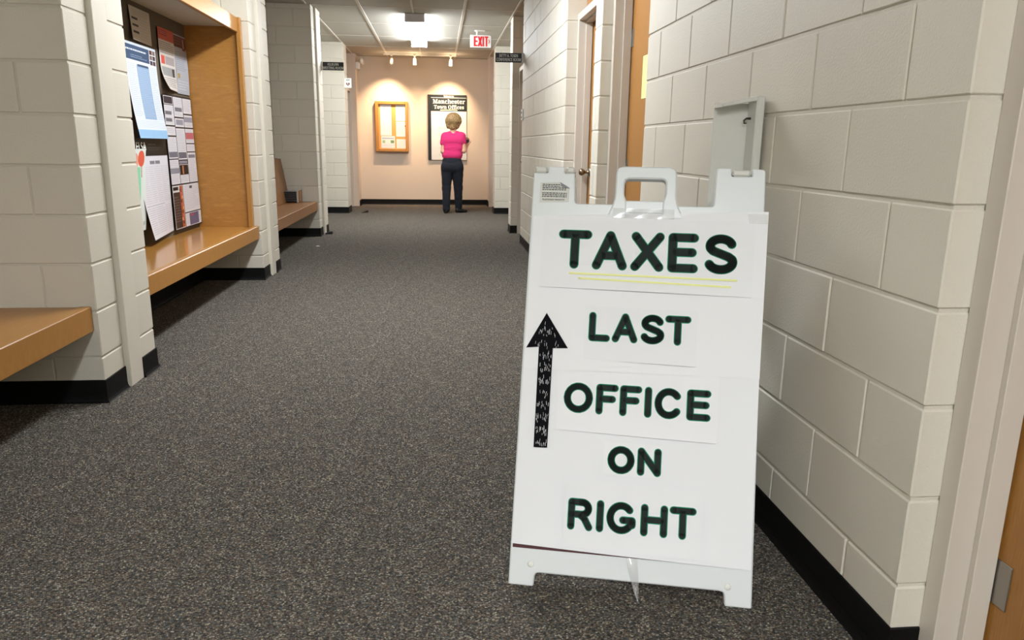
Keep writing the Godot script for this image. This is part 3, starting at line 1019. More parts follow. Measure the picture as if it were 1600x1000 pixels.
func build_end_wall_things():
	var r := RandomNumberGenerator.new()
	r.seed = 8
	var t := thing("notice_board", "oak-framed cork notice board hung on the beige end wall", "notice board", Vector3(-0.85, 0.99, END))
	var pts := [[-0.305, 0.0, -0.245, 0.91], [0.255, 0.0, 0.305, 0.91]]
	for p in pts: box_part("side_rail", Vector3(p[0], p[1], 0.0), Vector3(p[2], p[3], 0.085), M.wood0, t, 0.006, false)
	box_part("cross_rail", Vector3(-0.245, 0.0, 0.0), Vector3(0.255, 0.055, 0.085), M.wood2, t, 0.006, false)
	box_part("cross_rail", Vector3(-0.245, 0.855, 0.0), Vector3(0.255, 0.91, 0.085), M.wood2, t, 0.006, false)
	box_part("cork", Vector3(-0.245, 0.055, 0.0), Vector3(0.255, 0.855, 0.045), M.cork, t, 0.0, false)
	var lk := S()
	tube(lk, [Vector3(0.245, 0.47, 0.085), Vector3(0.245, 0.47, 0.1)], [0.012, 0.010], 10)
	part("lock", lk, M.brass, t)
	var z := END + 0.0455
	var ps := [[-1.062, 1.285, -0.858, 1.843, "large blank white sheet filling the left of the oak notice board"], [-1.056, 1.055, -0.80, 1.276, "white sheet with two small green pictures, lower left of the oak notice board"], [-0.776, 1.55, -0.60, 1.836, "white text sheet at the top right of the oak notice board"], [-0.774, 1.268, -0.602, 1.538, "white text sheet at the middle right of the oak notice board"], [-0.772, 1.056, -0.60, 1.222, "white text sheet at the bottom right of the oak notice board"]]
	for k in ps.size():
		var p = ps[k]
		var img := Image.create(90, 120, false, Image.FORMAT_RGB8)
		img.fill(Color(0.9, 0.9, 0.9))
		if k >= 2: text_rows(img, 12, 12, 80, 110, 9, Color(0.80, 0.77, 0.76), r)
		if k == 1:
			img.fill_rect(Rect2i(6, 18, 78, 10), Color(0.62, 0.66, 0.78))
			img.fill_rect(Rect2i(8, 42, 18, 28), Color(0.62, 0.74, 0.58))
			img.fill_rect(Rect2i(62, 42, 22, 28), Color(0.42, 0.58, 0.38))
			text_rows(img, 6, 84, 84, 108, 9, Color(0.72, 0.74, 0.84), r)
		var st := sheet(p[2] - p[0], p[3] - p[1], 1, 1, func(u, v): return Vector3.ZERO)
		var o := part("notice", st, image_mat(img), self)
		o.position = Vector3(p[0], p[1], z + 0.001)
		metas(o, p[4], "notice", "sheets on the oak notice board")
	# directory
	var d := thing("directory", "town offices directory panel with a black and green heading on the end wall", "directory", Vector3(0.18, 0.85, END + 0.001))
	box_part("panel", Vector3(-0.30, 0.0, 0.0), Vector3(0.362, 0.89, 0.03), M.white, d, 0.002, false)
	box_part("side_strip", Vector3(-0.362, 0.0, 0.0), Vector3(-0.30, 1.19, 0.034), M.black, d, 0.002, false)
	box_part("heading", Vector3(-0.30, 0.893, 0.0), Vector3(0.362, 1.19, 0.032), plain(Color(0.075, 0.10, 0.07), 0.4), d, 0.002, false)
	box_part("heading_line", Vector3(-0.30, 1.132, 0.032), Vector3(0.36, 1.139, 0.034), M.white, d, 0.0, false)
	box_part("web_line", Vector3(-0.13, 0.905, 0.032), Vector3(0.19, 0.921, 0.034), plain(Color(0.78, 0.82, 0.66), 0.5), d, 0.0, false)
	words("Welcome to", d, M.white, Transform3D(Basis.IDENTITY, Vector3(0.03, 1.163, 0.033)), 0.19, 0.034, true)
	words("Manchester", d, M.white, Transform3D(Basis.IDENTITY, Vector3(0.035, 1.070, 0.033)), 0.60, 0.082, true)
	words("Town Offices", d, M.white, Transform3D(Basis.IDENTITY, Vector3(0.035, 0.970, 0.033)), 0.56, 0.072, true)
	var img2 := Image.create(200, 260, false, Image.FORMAT_RGB8)
	img2.fill(Color(0.9, 0.9, 0.9))
	for k in 5:
		text_rows(img2, 40, 84 + k * 36, 84, 96 + k * 36, 7, Color(0.72, 0.70, 0.68), r)
		text_rows(img2, 150, 26 + k * 46, 190, 36 + k * 46, 7, Color(0.80, 0.78, 0.76), r)
	var ds := sheet(0.64, 0.87, 1, 1, func(u, v): return Vector3.ZERO)
	var dp := part("listing", ds, image_mat(img2), d)
	dp.position = Vector3(-0.29, 0.01, 0.031)
	# emergency lamp at the top left corner
	var e := thing("emergency_light", "small white twin-head emergency light high in the left corner of the end wall", "emergency light", Vector3(-1.44, 2.50, -14.25))
	box_part("case", Vector3(-0.013, -0.06, -0.12), Vector3(0.05, 0.05, 0.12), M.white, e, 0.006, false)
	for s in [-1.0, 1.0]:
		var st := S(true)
		lathe(st, [Vector2(0.0, 0.04), Vector2(0.03, 0.03), Vector2(0.05, 0.0), Vector2(0.052, -0.02), Vector2(0.0, -0.022)], 14, Transform3D(Basis(Vector3.BACK, PI / 2) * Basis(Vector3.RIGHT, -0.5 * s), Vector3(0.085, 0.075, s * 0.075)))
		part("lamp_head", st, M.white, e)

# ------------------------------------------------------------------ person
# bones: [a, b, ra, rb]; returns a SurfaceTool holding the smooth union as surface nets
func nets(bones: Array, k: float, cell: float, sz := 1.0, bump = null) -> SurfaceTool:
	var lo := Vector3.ONE * 1e9
	var hi := -lo
	var bs := []
	for b in bones:
		var a: Vector3 = b[0] * Vector3(1, 1, sz)
		var c: Vector3 = b[1] * Vector3(1, 1, sz)
		bs.append([a, c, b[2], b[3]])
		var r: float = max(b[2], b[3]) + k + cell * 2
		for p in [a, c]:
			lo = lo.min(p - Vector3.ONE * r)
			hi = hi.max(p + Vector3.ONE * r)
	var nx := int((hi.x - lo.x) / cell) + 2
	var ny := int((hi.y - lo.y) / cell) + 2
	var nz := int((hi.z - lo.z) / cell) + 2
	var f := PackedFloat32Array()
	f.resize(nx * ny * nz)
	f.fill(0.3)
	for b in bs:
		var r: float = max(b[2], b[3]) + k * 1.5 + cell * 2
		var bl: Vector3 = (b[0] as Vector3).min(b[1]) - Vector3.ONE * r
		var bh: Vector3 = (b[0] as Vector3).max(b[1]) + Vector3.ONE * r
		var ba: Vector3 = b[1] - b[0]
		var l2: float = max(ba.length_squared(), 1e-9)
		for ix in range(max(0, int((bl.x - lo.x) / cell)), min(nx, int((bh.x - lo.x) / cell) + 1)):
			for iy in range(max(0, int((bl.y - lo.y) / cell)), min(ny, int((bh.y - lo.y) / cell) + 1)):
				for iz in range(max(0, int((bl.z - lo.z) / cell)), min(nz, int((bh.z - lo.z) / cell) + 1)):
					var p := lo + Vector3(ix, iy, iz) * cell
					var t: float = clamp((p - b[0]).dot(ba) / l2, 0.0, 1.0)
					var dd: float = (p - b[0] - ba * t).length() - lerp(b[2], b[3], t)
					var id := (ix * ny + iy) * nz + iz
					var o := f[id]
					var hh: float = max(k - abs(o - dd), 0.0) / k
					f[id] = min(o, dd) - hh * hh * k * 0.25
	if bump != null:
		for ix in nx:
			for iy in ny:
				for iz in nz:
					var id := (ix * ny + iy) * nz + iz
					if abs(f[id]) < 0.05: f[id] += bump.call(lo + Vector3(ix, iy, iz) * cell)
	var vid := {}
	var vs := []
	var st := S(true)
	var corner := [0, nz * ny, nz, nz * ny + nz, 1, nz * ny + 1, nz + 1, nz * ny + nz + 1]
	var cp := [Vector3(0, 0, 0), Vector3(1, 0, 0), Vector3(0, 1, 0), Vector3(1, 1, 0), Vector3(0, 0, 1), Vector3(1, 0, 1), Vector3(0, 1, 1), Vector3(1, 1, 1)]
	var edges := [[0, 1], [2, 3], [4, 5], [6, 7], [0, 2], [1, 3], [4, 6], [5, 7], [0, 4], [1, 5], [2, 6], [3, 7]]
	for ix in nx - 1:
		for iy in ny - 1:
			for iz in nz - 1:
				var id := (ix * ny + iy) * nz + iz
				var inside := 0
				for c in 8:
					if f[id + corner[c]] < 0.0: inside += 1
				if inside == 0 or inside == 8: continue
				var sum := Vector3.ZERO
				var n := 0
				for e in edges:
					var va := f[id + corner[e[0]]]
					var vb := f[id + corner[e[1]]]
					if (va < 0.0) != (vb < 0.0):
						sum += cp[e[0]].lerp(cp[e[1]], va / (va - vb))
						n += 1
				var p: Vector3 = lo + (Vector3(ix, iy, iz) + sum / n) * cell
				vid[id] = vs.size()
				vs.append(p * Vector3(1, 1, 1.0 / sz))
	for id in vid:
		var iz: int = id % nz
		var iy: int = (id / nz) % ny
		var ix: int = id / (nz * ny)
		for ax in 3:
			var step: int = [ny * nz, nz, 1][ax]
			var s1: int = [nz, ny * nz, ny * nz][ax]
			var s2: int = [1, 1, nz][ax]
			if [iy, ix, ix][ax] == 0 or [iz, iz, iy][ax] == 0: continue
			var a: float = f[id]
			var b: float = f[id + step]
			if (a < 0.0) == (b < 0.0): continue
			if not (vid.has(id - s1) and vid.has(id - s2) and vid.has(id - s1 - s2)): continue
			var n := Vector3.ZERO
			n[ax] = 1.0 if a < 0.0 else -1.0
			quad(st, vs[vid[id]], vs[vid[id - s1]], vs[vid[id - s1 - s2]], vs[vid[id - s2]], n)
	return st

func build_person():
	var Z := -12.7
	var t := thing("person", "woman in bright pink t-shirt and navy trousers seen from behind at the directory", "person", Vector3(0.24, 0, Z))
	var V := func(x, y, z): return Vector3(x, y, Z + z) - t.position
	var skin := plain(Color(0.80, 0.60, 0.50), 0.55)
	skin.subsurf_scatter_enabled = true
	skin.subsurf_scatter_strength = 0.1
	# body: head, neck, trunk, limbs
	var hc: Vector3 = V.call(0.262, 1.50, -0.03)
	var hl: Vector3 = V.call(0.130, 0.99, -0.225)
	var hr: Vector3 = V.call(0.488, 1.122, -0.115)
	var body := [
		[V.call(0.255, 1.27, 0.0), V.call(0.258, 1.40, -0.01), 0.055, 0.050],
		[V.call(0.150, 1.27, 0.0), V.call(0.375, 1.275, 0.0), 0.05, 0.05],
		[V.call(0.215, 1.18, 0.0), V.call(0.30, 1.18, 0.0), 0.075, 0.075],
		[V.call(0.215, 1.02, 0.0), V.call(0.275, 1.02, 0.0), 0.07, 0.07],
		[V.call(0.185, 0.82, 0.0), V.call(0.29, 0.82, 0.0), 0.075, 0.075],
		[V.call(0.112, 1.27, 0.0), V.call(0.085, 1.02, 0.02), 0.046, 0.036],
		[V.call(0.085, 1.02, 0.02), V.call(0.118, 1.0, -0.16), 0.036, 0.026],
		[V.call(0.412, 1.27, 0.0), V.call(0.432, 1.035, 0.03), 0.046, 0.037],
		[V.call(0.432, 1.035, 0.03), V.call(0.486, 1.115, -0.10), 0.037, 0.027],
		[V.call(0.155, 0.74, 0.0), V.call(0.140, 0.42, 0.0), 0.085, 0.055],
		[V.call(0.140, 0.42, 0.0), V.call(0.133, 0.07, 0.04), 0.055, 0.038],
		[V.call(0.325, 0.74, 0.0), V.call(0.335, 0.42, -0.05), 0.085, 0.055],
		[V.call(0.335, 0.42, -0.05), V.call(0.342, 0.08, -0.10), 0.055, 0.038],
	]
	var st := nets(body, 0.03, 0.011)
	# head with a face
	var fd := Vector3(0.18, 0.06, -1.0).normalized()
	var fr := fd.cross(Vector3.UP).normalized()
	var head := [
		[hc + Vector3(0, 0.035, 0.0) - fd * 0.01, hc + Vector3(0, 0.03, 0) + fd * 0.02, 0.078, 0.074],
		[hc + fd * 0.035 + Vector3(0, -0.075, 0), hc + fd * 0.02 + Vector3(0, -0.02, 0), 0.040, 0.058],
		[hc + fd * 0.085 + Vector3(0, 0.02, 0), hc + fd * 0.108 + Vector3(0, -0.018, 0), 0.009, 0.013],
		[hc + fd * 0.078 + Vector3(0, -0.053, 0) - fr * 0.018, hc + fd * 0.078 + Vector3(0, -0.053, 0) + fr * 0.018, 0.009, 0.009],
		[hc - fr * 0.078 + Vector3(0, 0.015, 0), hc - fr * 0.080 + Vector3(0, -0.02, 0), 0.014, 0.010],
		[hc + fr * 0.078 + Vector3(0, 0.015, 0), hc + fr * 0.080 + Vector3(0, -0.02, 0), 0.014, 0.010],
		[hc + Vector3(0, -0.06, 0), hc + Vector3(-0.004, -0.15, 0.02), 0.048, 0.046],
	]
	var hs := nets(head, 0.012, 0.0055)
	st.append_from(hs.commit(), 0, Transform3D.IDENTITY)
	# hands: palm, four fingers, thumb
	for side in [0, 1]:
		var w: Vector3 = hl if side == 0 else hr
		var along: Vector3 = (Vector3(0.6, -0.2, -0.75) if side == 0 else Vector3(0.35, 0.55, -0.75)).normalized()
		var palm_n: Vector3 = (Vector3(0.75, 0.1, 0.6) if side == 0 else Vector3(-0.55, 0.72, 0.25)).normalized()
		var acr := along.cross(palm_n).normalized()
		palm_n = acr.cross(along).normalized()
		var hand := [[w, w + along * 0.02, 0.026, 0.026]]
		for k in 4:
			var o: Vector3 = acr * (0.030 - k * 0.020)
			var kn: Vector3 = w + along * (0.085 - 0.004 * abs(k - 1)) + o
			var L: float = [0.036, 0.042, 0.039, 0.030][k]
			var p1: Vector3 = kn + (along * 0.8 + palm_n * 0.5).normalized() * L
			var p2: Vector3 = p1 + (along * 0.35 + palm_n * 0.9).normalized() * L * 0.7
			var p3: Vector3 = p2 + (palm_n * 0.95 - along * 0.2).normalized() * L * 0.55
			hand.append([w + along * 0.015 + o * 0.6, kn, 0.014, 0.0115])
			hand.append([kn, p1, 0.0100, 0.0092])
			hand.append([p1, p2, 0.0092, 0.0085])
			hand.append([p2, p3, 0.0085, 0.0075])
		var ts: Vector3 = w + along * 0.03 + acr * 0.03
		var t1: Vector3 = ts + (along * 0.6 + acr * 0.7 + palm_n * 0.3).normalized() * 0.040
		hand.append([w + along * 0.012, ts, 0.018, 0.014])
		hand.append([ts, t1, 0.0125, 0.0105])
		hand.append([t1, t1 + (along * 0.8 + palm_n * 0.5).normalized() * 0.030, 0.0105, 0.009])
		var hn := nets(hand, 0.006, 0.0035)
		st.append_from(hn.commit(), 0, Transform3D.IDENTITY)
		if side == 1:
			var ph := thing("phone", "black phone held in the right hand of the woman in pink", "phone", w + along * 0.085 + palm_n * 0.020 + t.position)
			var cb := Basis(acr, along, palm_n)
			var ps := S()
			box(ps, Vector3(-0.036, -0.05, -0.005), Vector3(0.036, 0.09, 0.005), 0.003, Transform3D(Basis(Vector3(0.72, 0.62, 0.0).normalized(), Vector3(-0.5, 0.6, -0.62).normalized(), Vector3(-0.38, 0.45, 0.8).normalized()).orthonormalized(), Vector3.ZERO))
			part("case", ps, M.black, ph)
	part("body", st, skin, t)
	# hair
	var hair_m := plain(Color(0.70, 0.58, 0.41), 0.55)
	hair_m.albedo_texture = ramped(noise_tex(0.03, FastNoiseLite.TYPE_SIMPLEX, 44, 256), [[0.0, Color(0.50, 0.42, 0.34)], [0.5, Color(0.85, 0.82, 0.76)], [1.0, Color(1.0, 0.98, 0.9)]])
	tri_planar(hair_m, Vector3(14, 3.0, 14), false)
	var fnz := FastNoiseLite.new()
	fnz.seed = 12
	fnz.frequency = 1.0
	var hb := func(p: Vector3): return 0.016 * fnz.get_noise_3d(p.x * 95.0, p.y * 16.0, p.z * 95.0)
	var hair := [
		[hc + Vector3(-0.016, 0.040, 0.02), hc + Vector3(0.014, 0.045, 0.0), 0.108, 0.104],
		[hc + Vector3(-0.062, 0.0, 0.02), hc + Vector3(-0.070, -0.062, 0.025), 0.076, 0.052],
		[hc + Vector3(0.058, 0.0, 0.015), hc + Vector3(0.045, -0.068, 0.022), 0.076, 0.050],
		[hc + Vector3(0.0, 0.0, 0.045), hc + Vector3(-0.015, -0.085, 0.055), 0.076, 0.050],
		[hc + Vector3(-0.02, 0.045, 0.055), hc + Vector3(0.035, 0.03, 0.055), 0.066, 0.064],
		[hc + Vector3(0.085, 0.045, -0.02), hc + Vector3(0.108, 0.025, -0.03), 0.050, 0.030],
	]
	part("hair", nets(hair, 0.022, 0.006, 1.0, hb), hair_m, t)
	# clothes
	var pink := plain(Color(0.79, 0.155, 0.40), 0.9)
	var fold := FastNoiseLite.new()
	fold.seed = 3
	fold.frequency = 1.0
	var fb := func(p: Vector3): return (0.004 if p.y > 1.08 else 0.006) * fold.get_noise_3d(p.x * 6.0, p.y * 22.0, p.z * 6.0)
	var shirt := [
		[V.call(0.145, 1.275, 0.0), V.call(0.380, 1.28, 0.0), 0.056, 0.056],
		[V.call(0.205, 1.30, 0.0), V.call(0.315, 1.305, 0.0), 0.050, 0.050],
		[V.call(0.178, 1.20, 0.0), V.call(0.340, 1.20, 0.0), 0.108, 0.108],
		[V.call(0.185, 1.08, 0.0), V.call(0.320, 1.08, 0.0), 0.106, 0.106],
		[V.call(0.178, 0.975, 0.0), V.call(0.298, 0.972, 0.0), 0.112, 0.112],
		[V.call(0.112, 1.268, 0.0), V.call(0.086, 1.155, 0.01), 0.058, 0.050],
		[V.call(0.408, 1.272, 0.0), V.call(0.424, 1.160, 0.01), 0.058, 0.049],
	]
	part("shirt", nets(shirt, 0.035, 0.010, 1.12, fb), pink, t)
	var navy := plain(Color(0.065, 0.08, 0.12), 0.95)
	var fb2 := func(p: Vector3): return 0.006 * fold.get_noise_3d(p.x * 8.0, p.y * 14.0, p.z * 8.0)
	var pants := [
		[V.call(0.175, 0.86, 0.0), V.call(0.295, 0.86, 0.0), 0.102, 0.102],
		[V.call(0.160, 0.775, 0.015), V.call(0.315, 0.775, 0.015), 0.112, 0.112],
		[V.call(0.152, 0.73, 0.0), V.call(0.140, 0.42, 0.0), 0.102, 0.074],
		[V.call(0.140, 0.42, 0.0), V.call(0.135, 0.075, 0.035), 0.074, 0.062],
		[V.call(0.325, 0.73, 0.0), V.call(0.337, 0.42, -0.05), 0.102, 0.074],
		[V.call(0.337, 0.42, -0.05), V.call(0.343, 0.095, -0.10), 0.074, 0.062],
	]
	part("trousers", nets(pants, 0.02, 0.010, 1.0, fb2), navy, t)
	for s in [[V.call(0.130, 0.0, 0.02), Vector3(-0.12, 0, -1)], [V.call(0.350, 0.0, -0.09), Vector3(0.95, 0, -0.45)]]:
		var p: Vector3 = s[0]
		var d: Vector3 = (s[1] as Vector3).normalized()
		var sh := nets([[p + Vector3(0, 0.036, 0) - d * 0.035, p + Vector3(0, 0.036, 0) + d * 0.05, 0.036, 0.036], [p + Vector3(0, 0.03, 0) + d * 0.05, p + Vector3(0, 0.024, 0) + d * 0.135, 0.036, 0.024], [p + Vector3(0, 0.06, 0) - d * 0.03, p + Vector3(0, 0.05, 0), 0.034, 0.034]], 0.02, 0.007)
		part("shoe", sh, M.black, t)

# ------------------------------------------------------------------ white box behind the sign
func build_wall_box():
	var t := thing("wall_box", "white open-fronted box fixed to right block wall, showing above the A-frame sign", "box", Vector3(0.975, 0.72, -2.20))
	var m = M.plastic2
	box_part("back_plate", Vector3(-0.137, 0.0, -0.075), Vector3(-0.002, 0.535, -0.067), m, t, 0.001, false)
	box_part("side_plate", Vector3(-0.032, 0.0, -0.067), Vector3(-0.006, 0.555, 0.0), m, t, 0.004, false)
	var st := S()
	var pts := PackedVector2Array([Vector2(-0.138, 0.520), Vector2(-0.032, 0.540), Vector2(-0.032, 0.553), Vector2(-0.138, 0.531)])
	extrude(st, pts, -0.075, 0.0, 0.002)
	part("top_plate", st, m, t)
	box_part("bottom_plate", Vector3(-0.137, 0.0, -0.067), Vector3(-0.032, 0.012, 0.0), m, t, 0.002, false)
	var sc := S(true)
	tube(sc, [Vector3(-0.030, 0.49, -0.04), Vector3(-0.045, 0.49, -0.04), Vector3(-0.052, 0.484, -0.04), Vector3(-0.05, 0.476, -0.04), Vector3(-0.044, 0.476, -0.04)], [0.004, 0.003, 0.003, 0.003, 0.002], 8)
	part("screw_hook", sc, M.dark, t)

# ------------------------------------------------------------------ A-frame sign
# letters as round-ended strokes in a unit box
func letter(c: String) -> Array:
	match c:
		"T": return [[[0, 1], [1, 1]], [[0.5, 1], [0.5, 0]]]
		"A": return [[[0, 0], [0.5, 1], [1, 0]], [[0.2, 0.33], [0.8, 0.33]]]
		"X": return [[[0, 0], [1, 1]], [[0, 1], [1, 0]]]
		"E": return [[[1, 1], [0, 1], [0, 0], [1, 0]], [[0, 0.52], [0.92, 0.52]]]
		"F": return [[[1, 1], [0, 1], [0, 0]], [[0, 0.52], [0.85, 0.52]]]
		"L": return [[[0, 1], [0, 0], [1, 0]]]
		"I": return [[[0.5, 1], [0.5, 0]]]
		"H": return [[[0, 1], [0, 0]], [[1, 1], [1, 0]], [[0, 0.52], [1, 0.52]]]
		"N": return [[[0, 0], [0, 1], [1, 0], [1, 1]]]
		"O": return [arc(0.5, 0.5, 0.5, 0.5, 0, 360)]
		"C": return [arc(0.5, 0.5, 0.5, 0.5, 40, 320)]
		"G": return [arc(0.5, 0.5, 0.5, 0.5, 42, 318) + [[0.98, 0.40]], [[0.58, 0.42], [1.0, 0.42], [1.0, 0.24]]]
		"S": return [arc(0.5, 0.76, 0.46, 0.24, 18, 200) + [[0.18, 0.60], [0.5, 0.51], [0.82, 0.42]] + arc(0.5, 0.25, 0.5, 0.25, 20, -160)]
		"R": return [[[0, 0], [0, 1], [0.55, 1]] + arc(0.58, 0.75, 0.36, 0.25, 80, -90) + [[0, 0.5]], [[0.45, 0.5], [0.72, 0.36], [1, 0]]]
	return []

func arc(cx: float, cy: float, rx: float, ry: float, a0: float, a1: float) -> Array:
	var out := []
	for k in 19:
		var a := deg_to_rad(lerp(a0, a1, k / 18.0))
		out.append([cx + rx * cos(a), cy + ry * sin(a)])
	return out

func stroke(st: SurfaceTool, pts: Array, hw: float, z: float):
	for i in pts.size():
		var p: Vector2 = pts[i]
		for k in 14:
			var a := TAU * k / 14.0
			var b := TAU * (k + 1) / 14.0
			tri(st, Vector3(p.x, p.y, z), Vector3(p.x + hw * cos(a), p.y + hw * sin(a), z), Vector3(p.x + hw * cos(b), p.y + hw * sin(b), z), Vector3.BACK)
		if i < pts.size() - 1:
			var q: Vector2 = pts[i + 1]
			var d := (q - p).normalized() * hw
			var n := Vector2(-d.y, d.x)
			quad(st, Vector3(p.x + n.x, p.y + n.y, z), Vector3(p.x - n.x, p.y - n.y, z), Vector3(q.x - n.x, q.y - n.y, z), Vector3(q.x + n.x, q.y + n.y, z), Vector3.BACK)

func word_parts(parent: Node3D, list: Array, v0: float, v1: float, hw: float, z: float):
	for e in list:
		var x0: float = e[1] + hw
		var x1: float = e[2] - hw
		var y0: float = v0 + hw
		var y1: float = v1 - hw
		var ink := S()
		var edge := S()
		var s := 0
		for line in letter(e[0]):
			var pts := []
			for p in line: pts.append(Vector2(lerp(x0, x1, float(p[0])), lerp(y0, y1, float(p[1]))))
			stroke(ink, pts, hw - 0.0022, z + 0.0009 + s * 0.00004)
			stroke(edge, pts, hw, z + 0.0005 + s * 0.00004)
			s += 1
		var o := part("letter", ink, M.ink, parent)
		part("letter_outline", edge, M.green, o)

func build_aframe():
	var yaw := 0.2554
	var lean := 0.3279
	var e := Vector3(cos(yaw), 0, sin(yaw))
	var n := Vector3(-sin(yaw), 0, cos(yaw))
	var up := Vector3(0, cos(lean), 0) - n * sin(lean)
	var B := Basis(e, up, e.cross(up))
	var at := Vector3(0.1733, 0.0, -1.7235)
	var t := thing("aframe_sign", "white plastic A-frame sidewalk sign standing on carpet beside the right wall", "sign", at, "", B)
	# front panel
	var P := [[0.0, 0.0, 0.006], [0.066, 0.0, 0.006], [0.068, 0.036, 0.012], [0.549, 0.036, 0.012], [0.551, 0.0, 0.006], [0.617, 0.0, 0.006], [0.617, 1.128, 0.010],
		[0.583, 1.130, 0.004], [0.583, 1.108, 0.004], [0.530, 1.108, 0.004], [0.530, 1.130, 0.004], [0.491, 1.130, 0.010], [0.487, 1.024, 0.008], [0.118, 1.024, 0.008], [0.114, 1.108, 0.004],
		[0.086, 1.108, 0.003], [0.086, 1.126, 0.006], [0.040, 1.126, 0.006], [0.040, 1.108, 0.003], [0.0, 1.108, 0.006]]
	var st := S()
	extrude(st, rounded(P), -0.034, 0.0, 0.003)
	part("front_panel", st, M.plastic, t)
	# handle
	var H := [[0.205, 0.985, 0.004], [0.226, 1.035, 0.02], [0.226, 1.129, 0.024], [0.388, 1.129, 0.024], [0.388, 1.035, 0.02], [0.412, 0.985, 0.004], [0.352, 0.985, 0.001], [0.352, 1.033, 0.012], [0.360, 1.050, 0.006], [0.360, 1.095, 0.014], [0.250, 1.095, 0.014], [0.250, 1.050, 0.006], [0.258, 1.033, 0.012], [0.258, 0.985, 0.001]]
	var hs := S()
	extrude(hs, rounded(H), -0.028, 0.005, 0.004)
	box(hs, Vector3(0.25, 1.0, -0.03), Vector3(0.36, 1.035, 0.002), 0.003)
	part("handle", hs, M.plastic, t)
	# hinge knuckles of the rear panel that show between the front ones
	for q in [[0.003, 0.037], [0.089, 0.113], [0.533, 0.580]]:
		var kn := S()
		box(kn, Vector3(q[0], 1.109, -0.040), Vector3(q[1], 1.129, -0.006), 0.005)
		part("hinge_knuckle", kn, M.plastic2, t)
	for u in [0.002, 0.112]:
		var pin := S()
		box(pin, Vector3(u - 0.003, 1.098, -0.012), Vector3(u + 0.003, 1.106, -0.004), 0.001)
		part("hinge_pin", pin, M.dark, t)
	# rear panel, leaning the other way
	var back := S()
	var R := [[0.0, 0.0, 0.006], [0.066, 0.0, 0.006], [0.068, 0.036, 0.012], [0.549, 0.036, 0.012], [0.551, 0.0, 0.006], [0.617, 0.0, 0.006], [0.617, 1.10, 0.008], [0.491, 1.10, 0.008], [0.487, 0.985, 0.008], [0.118, 0.985, 0.008], [0.114, 1.10, 0.008], [0.0, 1.10, 0.008]]
	var hinge := Vector3(0, 1.118, -0.022)
	var turn := Transform3D(Basis(Vector3.RIGHT, 2.0 * lean), hinge) * Transform3D(Basis.IDENTITY, Vector3(0, -1.118, 0))
	# the same slope on the far side: mirror about the upright through the hinge
	extrude(back, rounded(R), -0.014, 0.018, 0.003, turn)
	part("rear_panel", back, M.plastic, t)
	for u in [[0.056, 0.057], [0.557, 0.049]]:
		var b := S(true)
		lathe(b, [Vector2(0.0, 0.003), Vector2(0.006, 0.003), Vector2(0.0085, 0.001), Vector2(0.0095, -0.001)], 16, Transform3D(Basis(Vector3.RIGHT, PI / 2), Vector3(u[0], u[1], 0.0)))
		part("stud", b, M.white, t)
	# maker's label
	var lb := thing("sticker", "torn white sticker of small black print on the left post of the A-frame sign", "sticker", at + B * Vector3(0.061, 1.053, 0.0012), "", B)
	var ls := S()
	extrude(ls, PackedVector2Array([Vector2(-0.040, -0.029), Vector2(0.040, -0.026), Vector2(0.040, 0.014), Vector2(0.014, 0.029), Vector2(-0.040, 0.027)]), -0.001, 0.0, 0.0002)
	part("label_sheet", ls, plain(Color(0.80, 0.80, 0.77), 0.5), lb)
	var tx := S()
	var r := RandomNumberGenerator.new()
	r.seed = 4
	for k in 8:
		if k == 4: continue
		var x := -0.034
		var lim: float = 0.012 if k < 2 else 0.032
		while x < lim:
			var w := r.randf_range(0.003, 0.008)
			box(tx, Vector3(x, 0.0205 - k * 0.0048, 0.0), Vector3(min(x + w, lim + 0.002), 0.0228 - k * 0.0048, 0.0004), 0.0)
			x += w + 0.0015
	part("small_print", tx, M.ink, lb)
	words("PLASTICADE PRODUCTS", lb, M.ink, Transform3D(Basis.IDENTITY, Vector3(-0.002, -0.0205, 0.0)), 0.060, 0.0042)
	var cn := S()
	tri(cn, Vector3(0.014, 0.029, 0.0004), Vector3(0.040, 0.014, 0.0004), Vector3(0.018, 0.016, 0.006), Vector3.BACK)
	tri(cn, Vector3(0.040, 0.014, 0.0004), Vector3(0.041, 0.010, 0.0004), Vector3(0.018, 0.016, 0.006), Vector3.BACK)
	part("folded_corner", cn, M.grey, lb)
	# coloured sign face underneath, seen as a thin dark red line at the bottom of the sheets
	box_part("sign_face", Vector3(0.006, 0.0965, 0.0), Vector3(0.609, 0.40, 0.0016), plain(Color(0.27, 0.06, 0.09), 0.6), t, 0.0, false)
	# sheets
	put_sheet(at, B, "paper_sheet", "large plain white paper covering the lower half of the A-frame sign", [Vector2(0.003, 0.107), Vector2(0.611, 0.095), Vector2(0.617, 0.60), Vector2(0.006, 0.57)], 0.0030, 0.010, M.paper, "papers taped to the A-frame sign")
	put_sheet(at, B, "paper_sheet", "large plain white paper covering the upper half of the A-frame sign", [Vector2(0.006, 0.567), Vector2(0.617, 0.575), Vector2(0.627, 1.013), Vector2(0.008, 0.985)], 0.0042, 0.004, M.paper2, "papers taped to the A-frame sign")
	var G := "papers taped to the A-frame sign"
	var s1: Node3D = put_sheet(at, B, "word_sheet", "white sheet lettered TAXES at the top of the A-frame sign", [Vector2(0.035, 0.790), Vector2(0.590, 0.784), Vector2(0.594, 0.985), Vector2(0.037, 0.975)], 0.0060, 0.006, M.paper, G)
	word_parts(s1, shift([["T", 0.080, 0.171], ["A", 0.173, 0.267], ["X", 0.275, 0.363], ["E", 0.372, 0.452], ["S", 0.466, 0.552]], -0.035), 0.842 - 0.790, 0.949 - 0.790, 0.0125, 0.0)
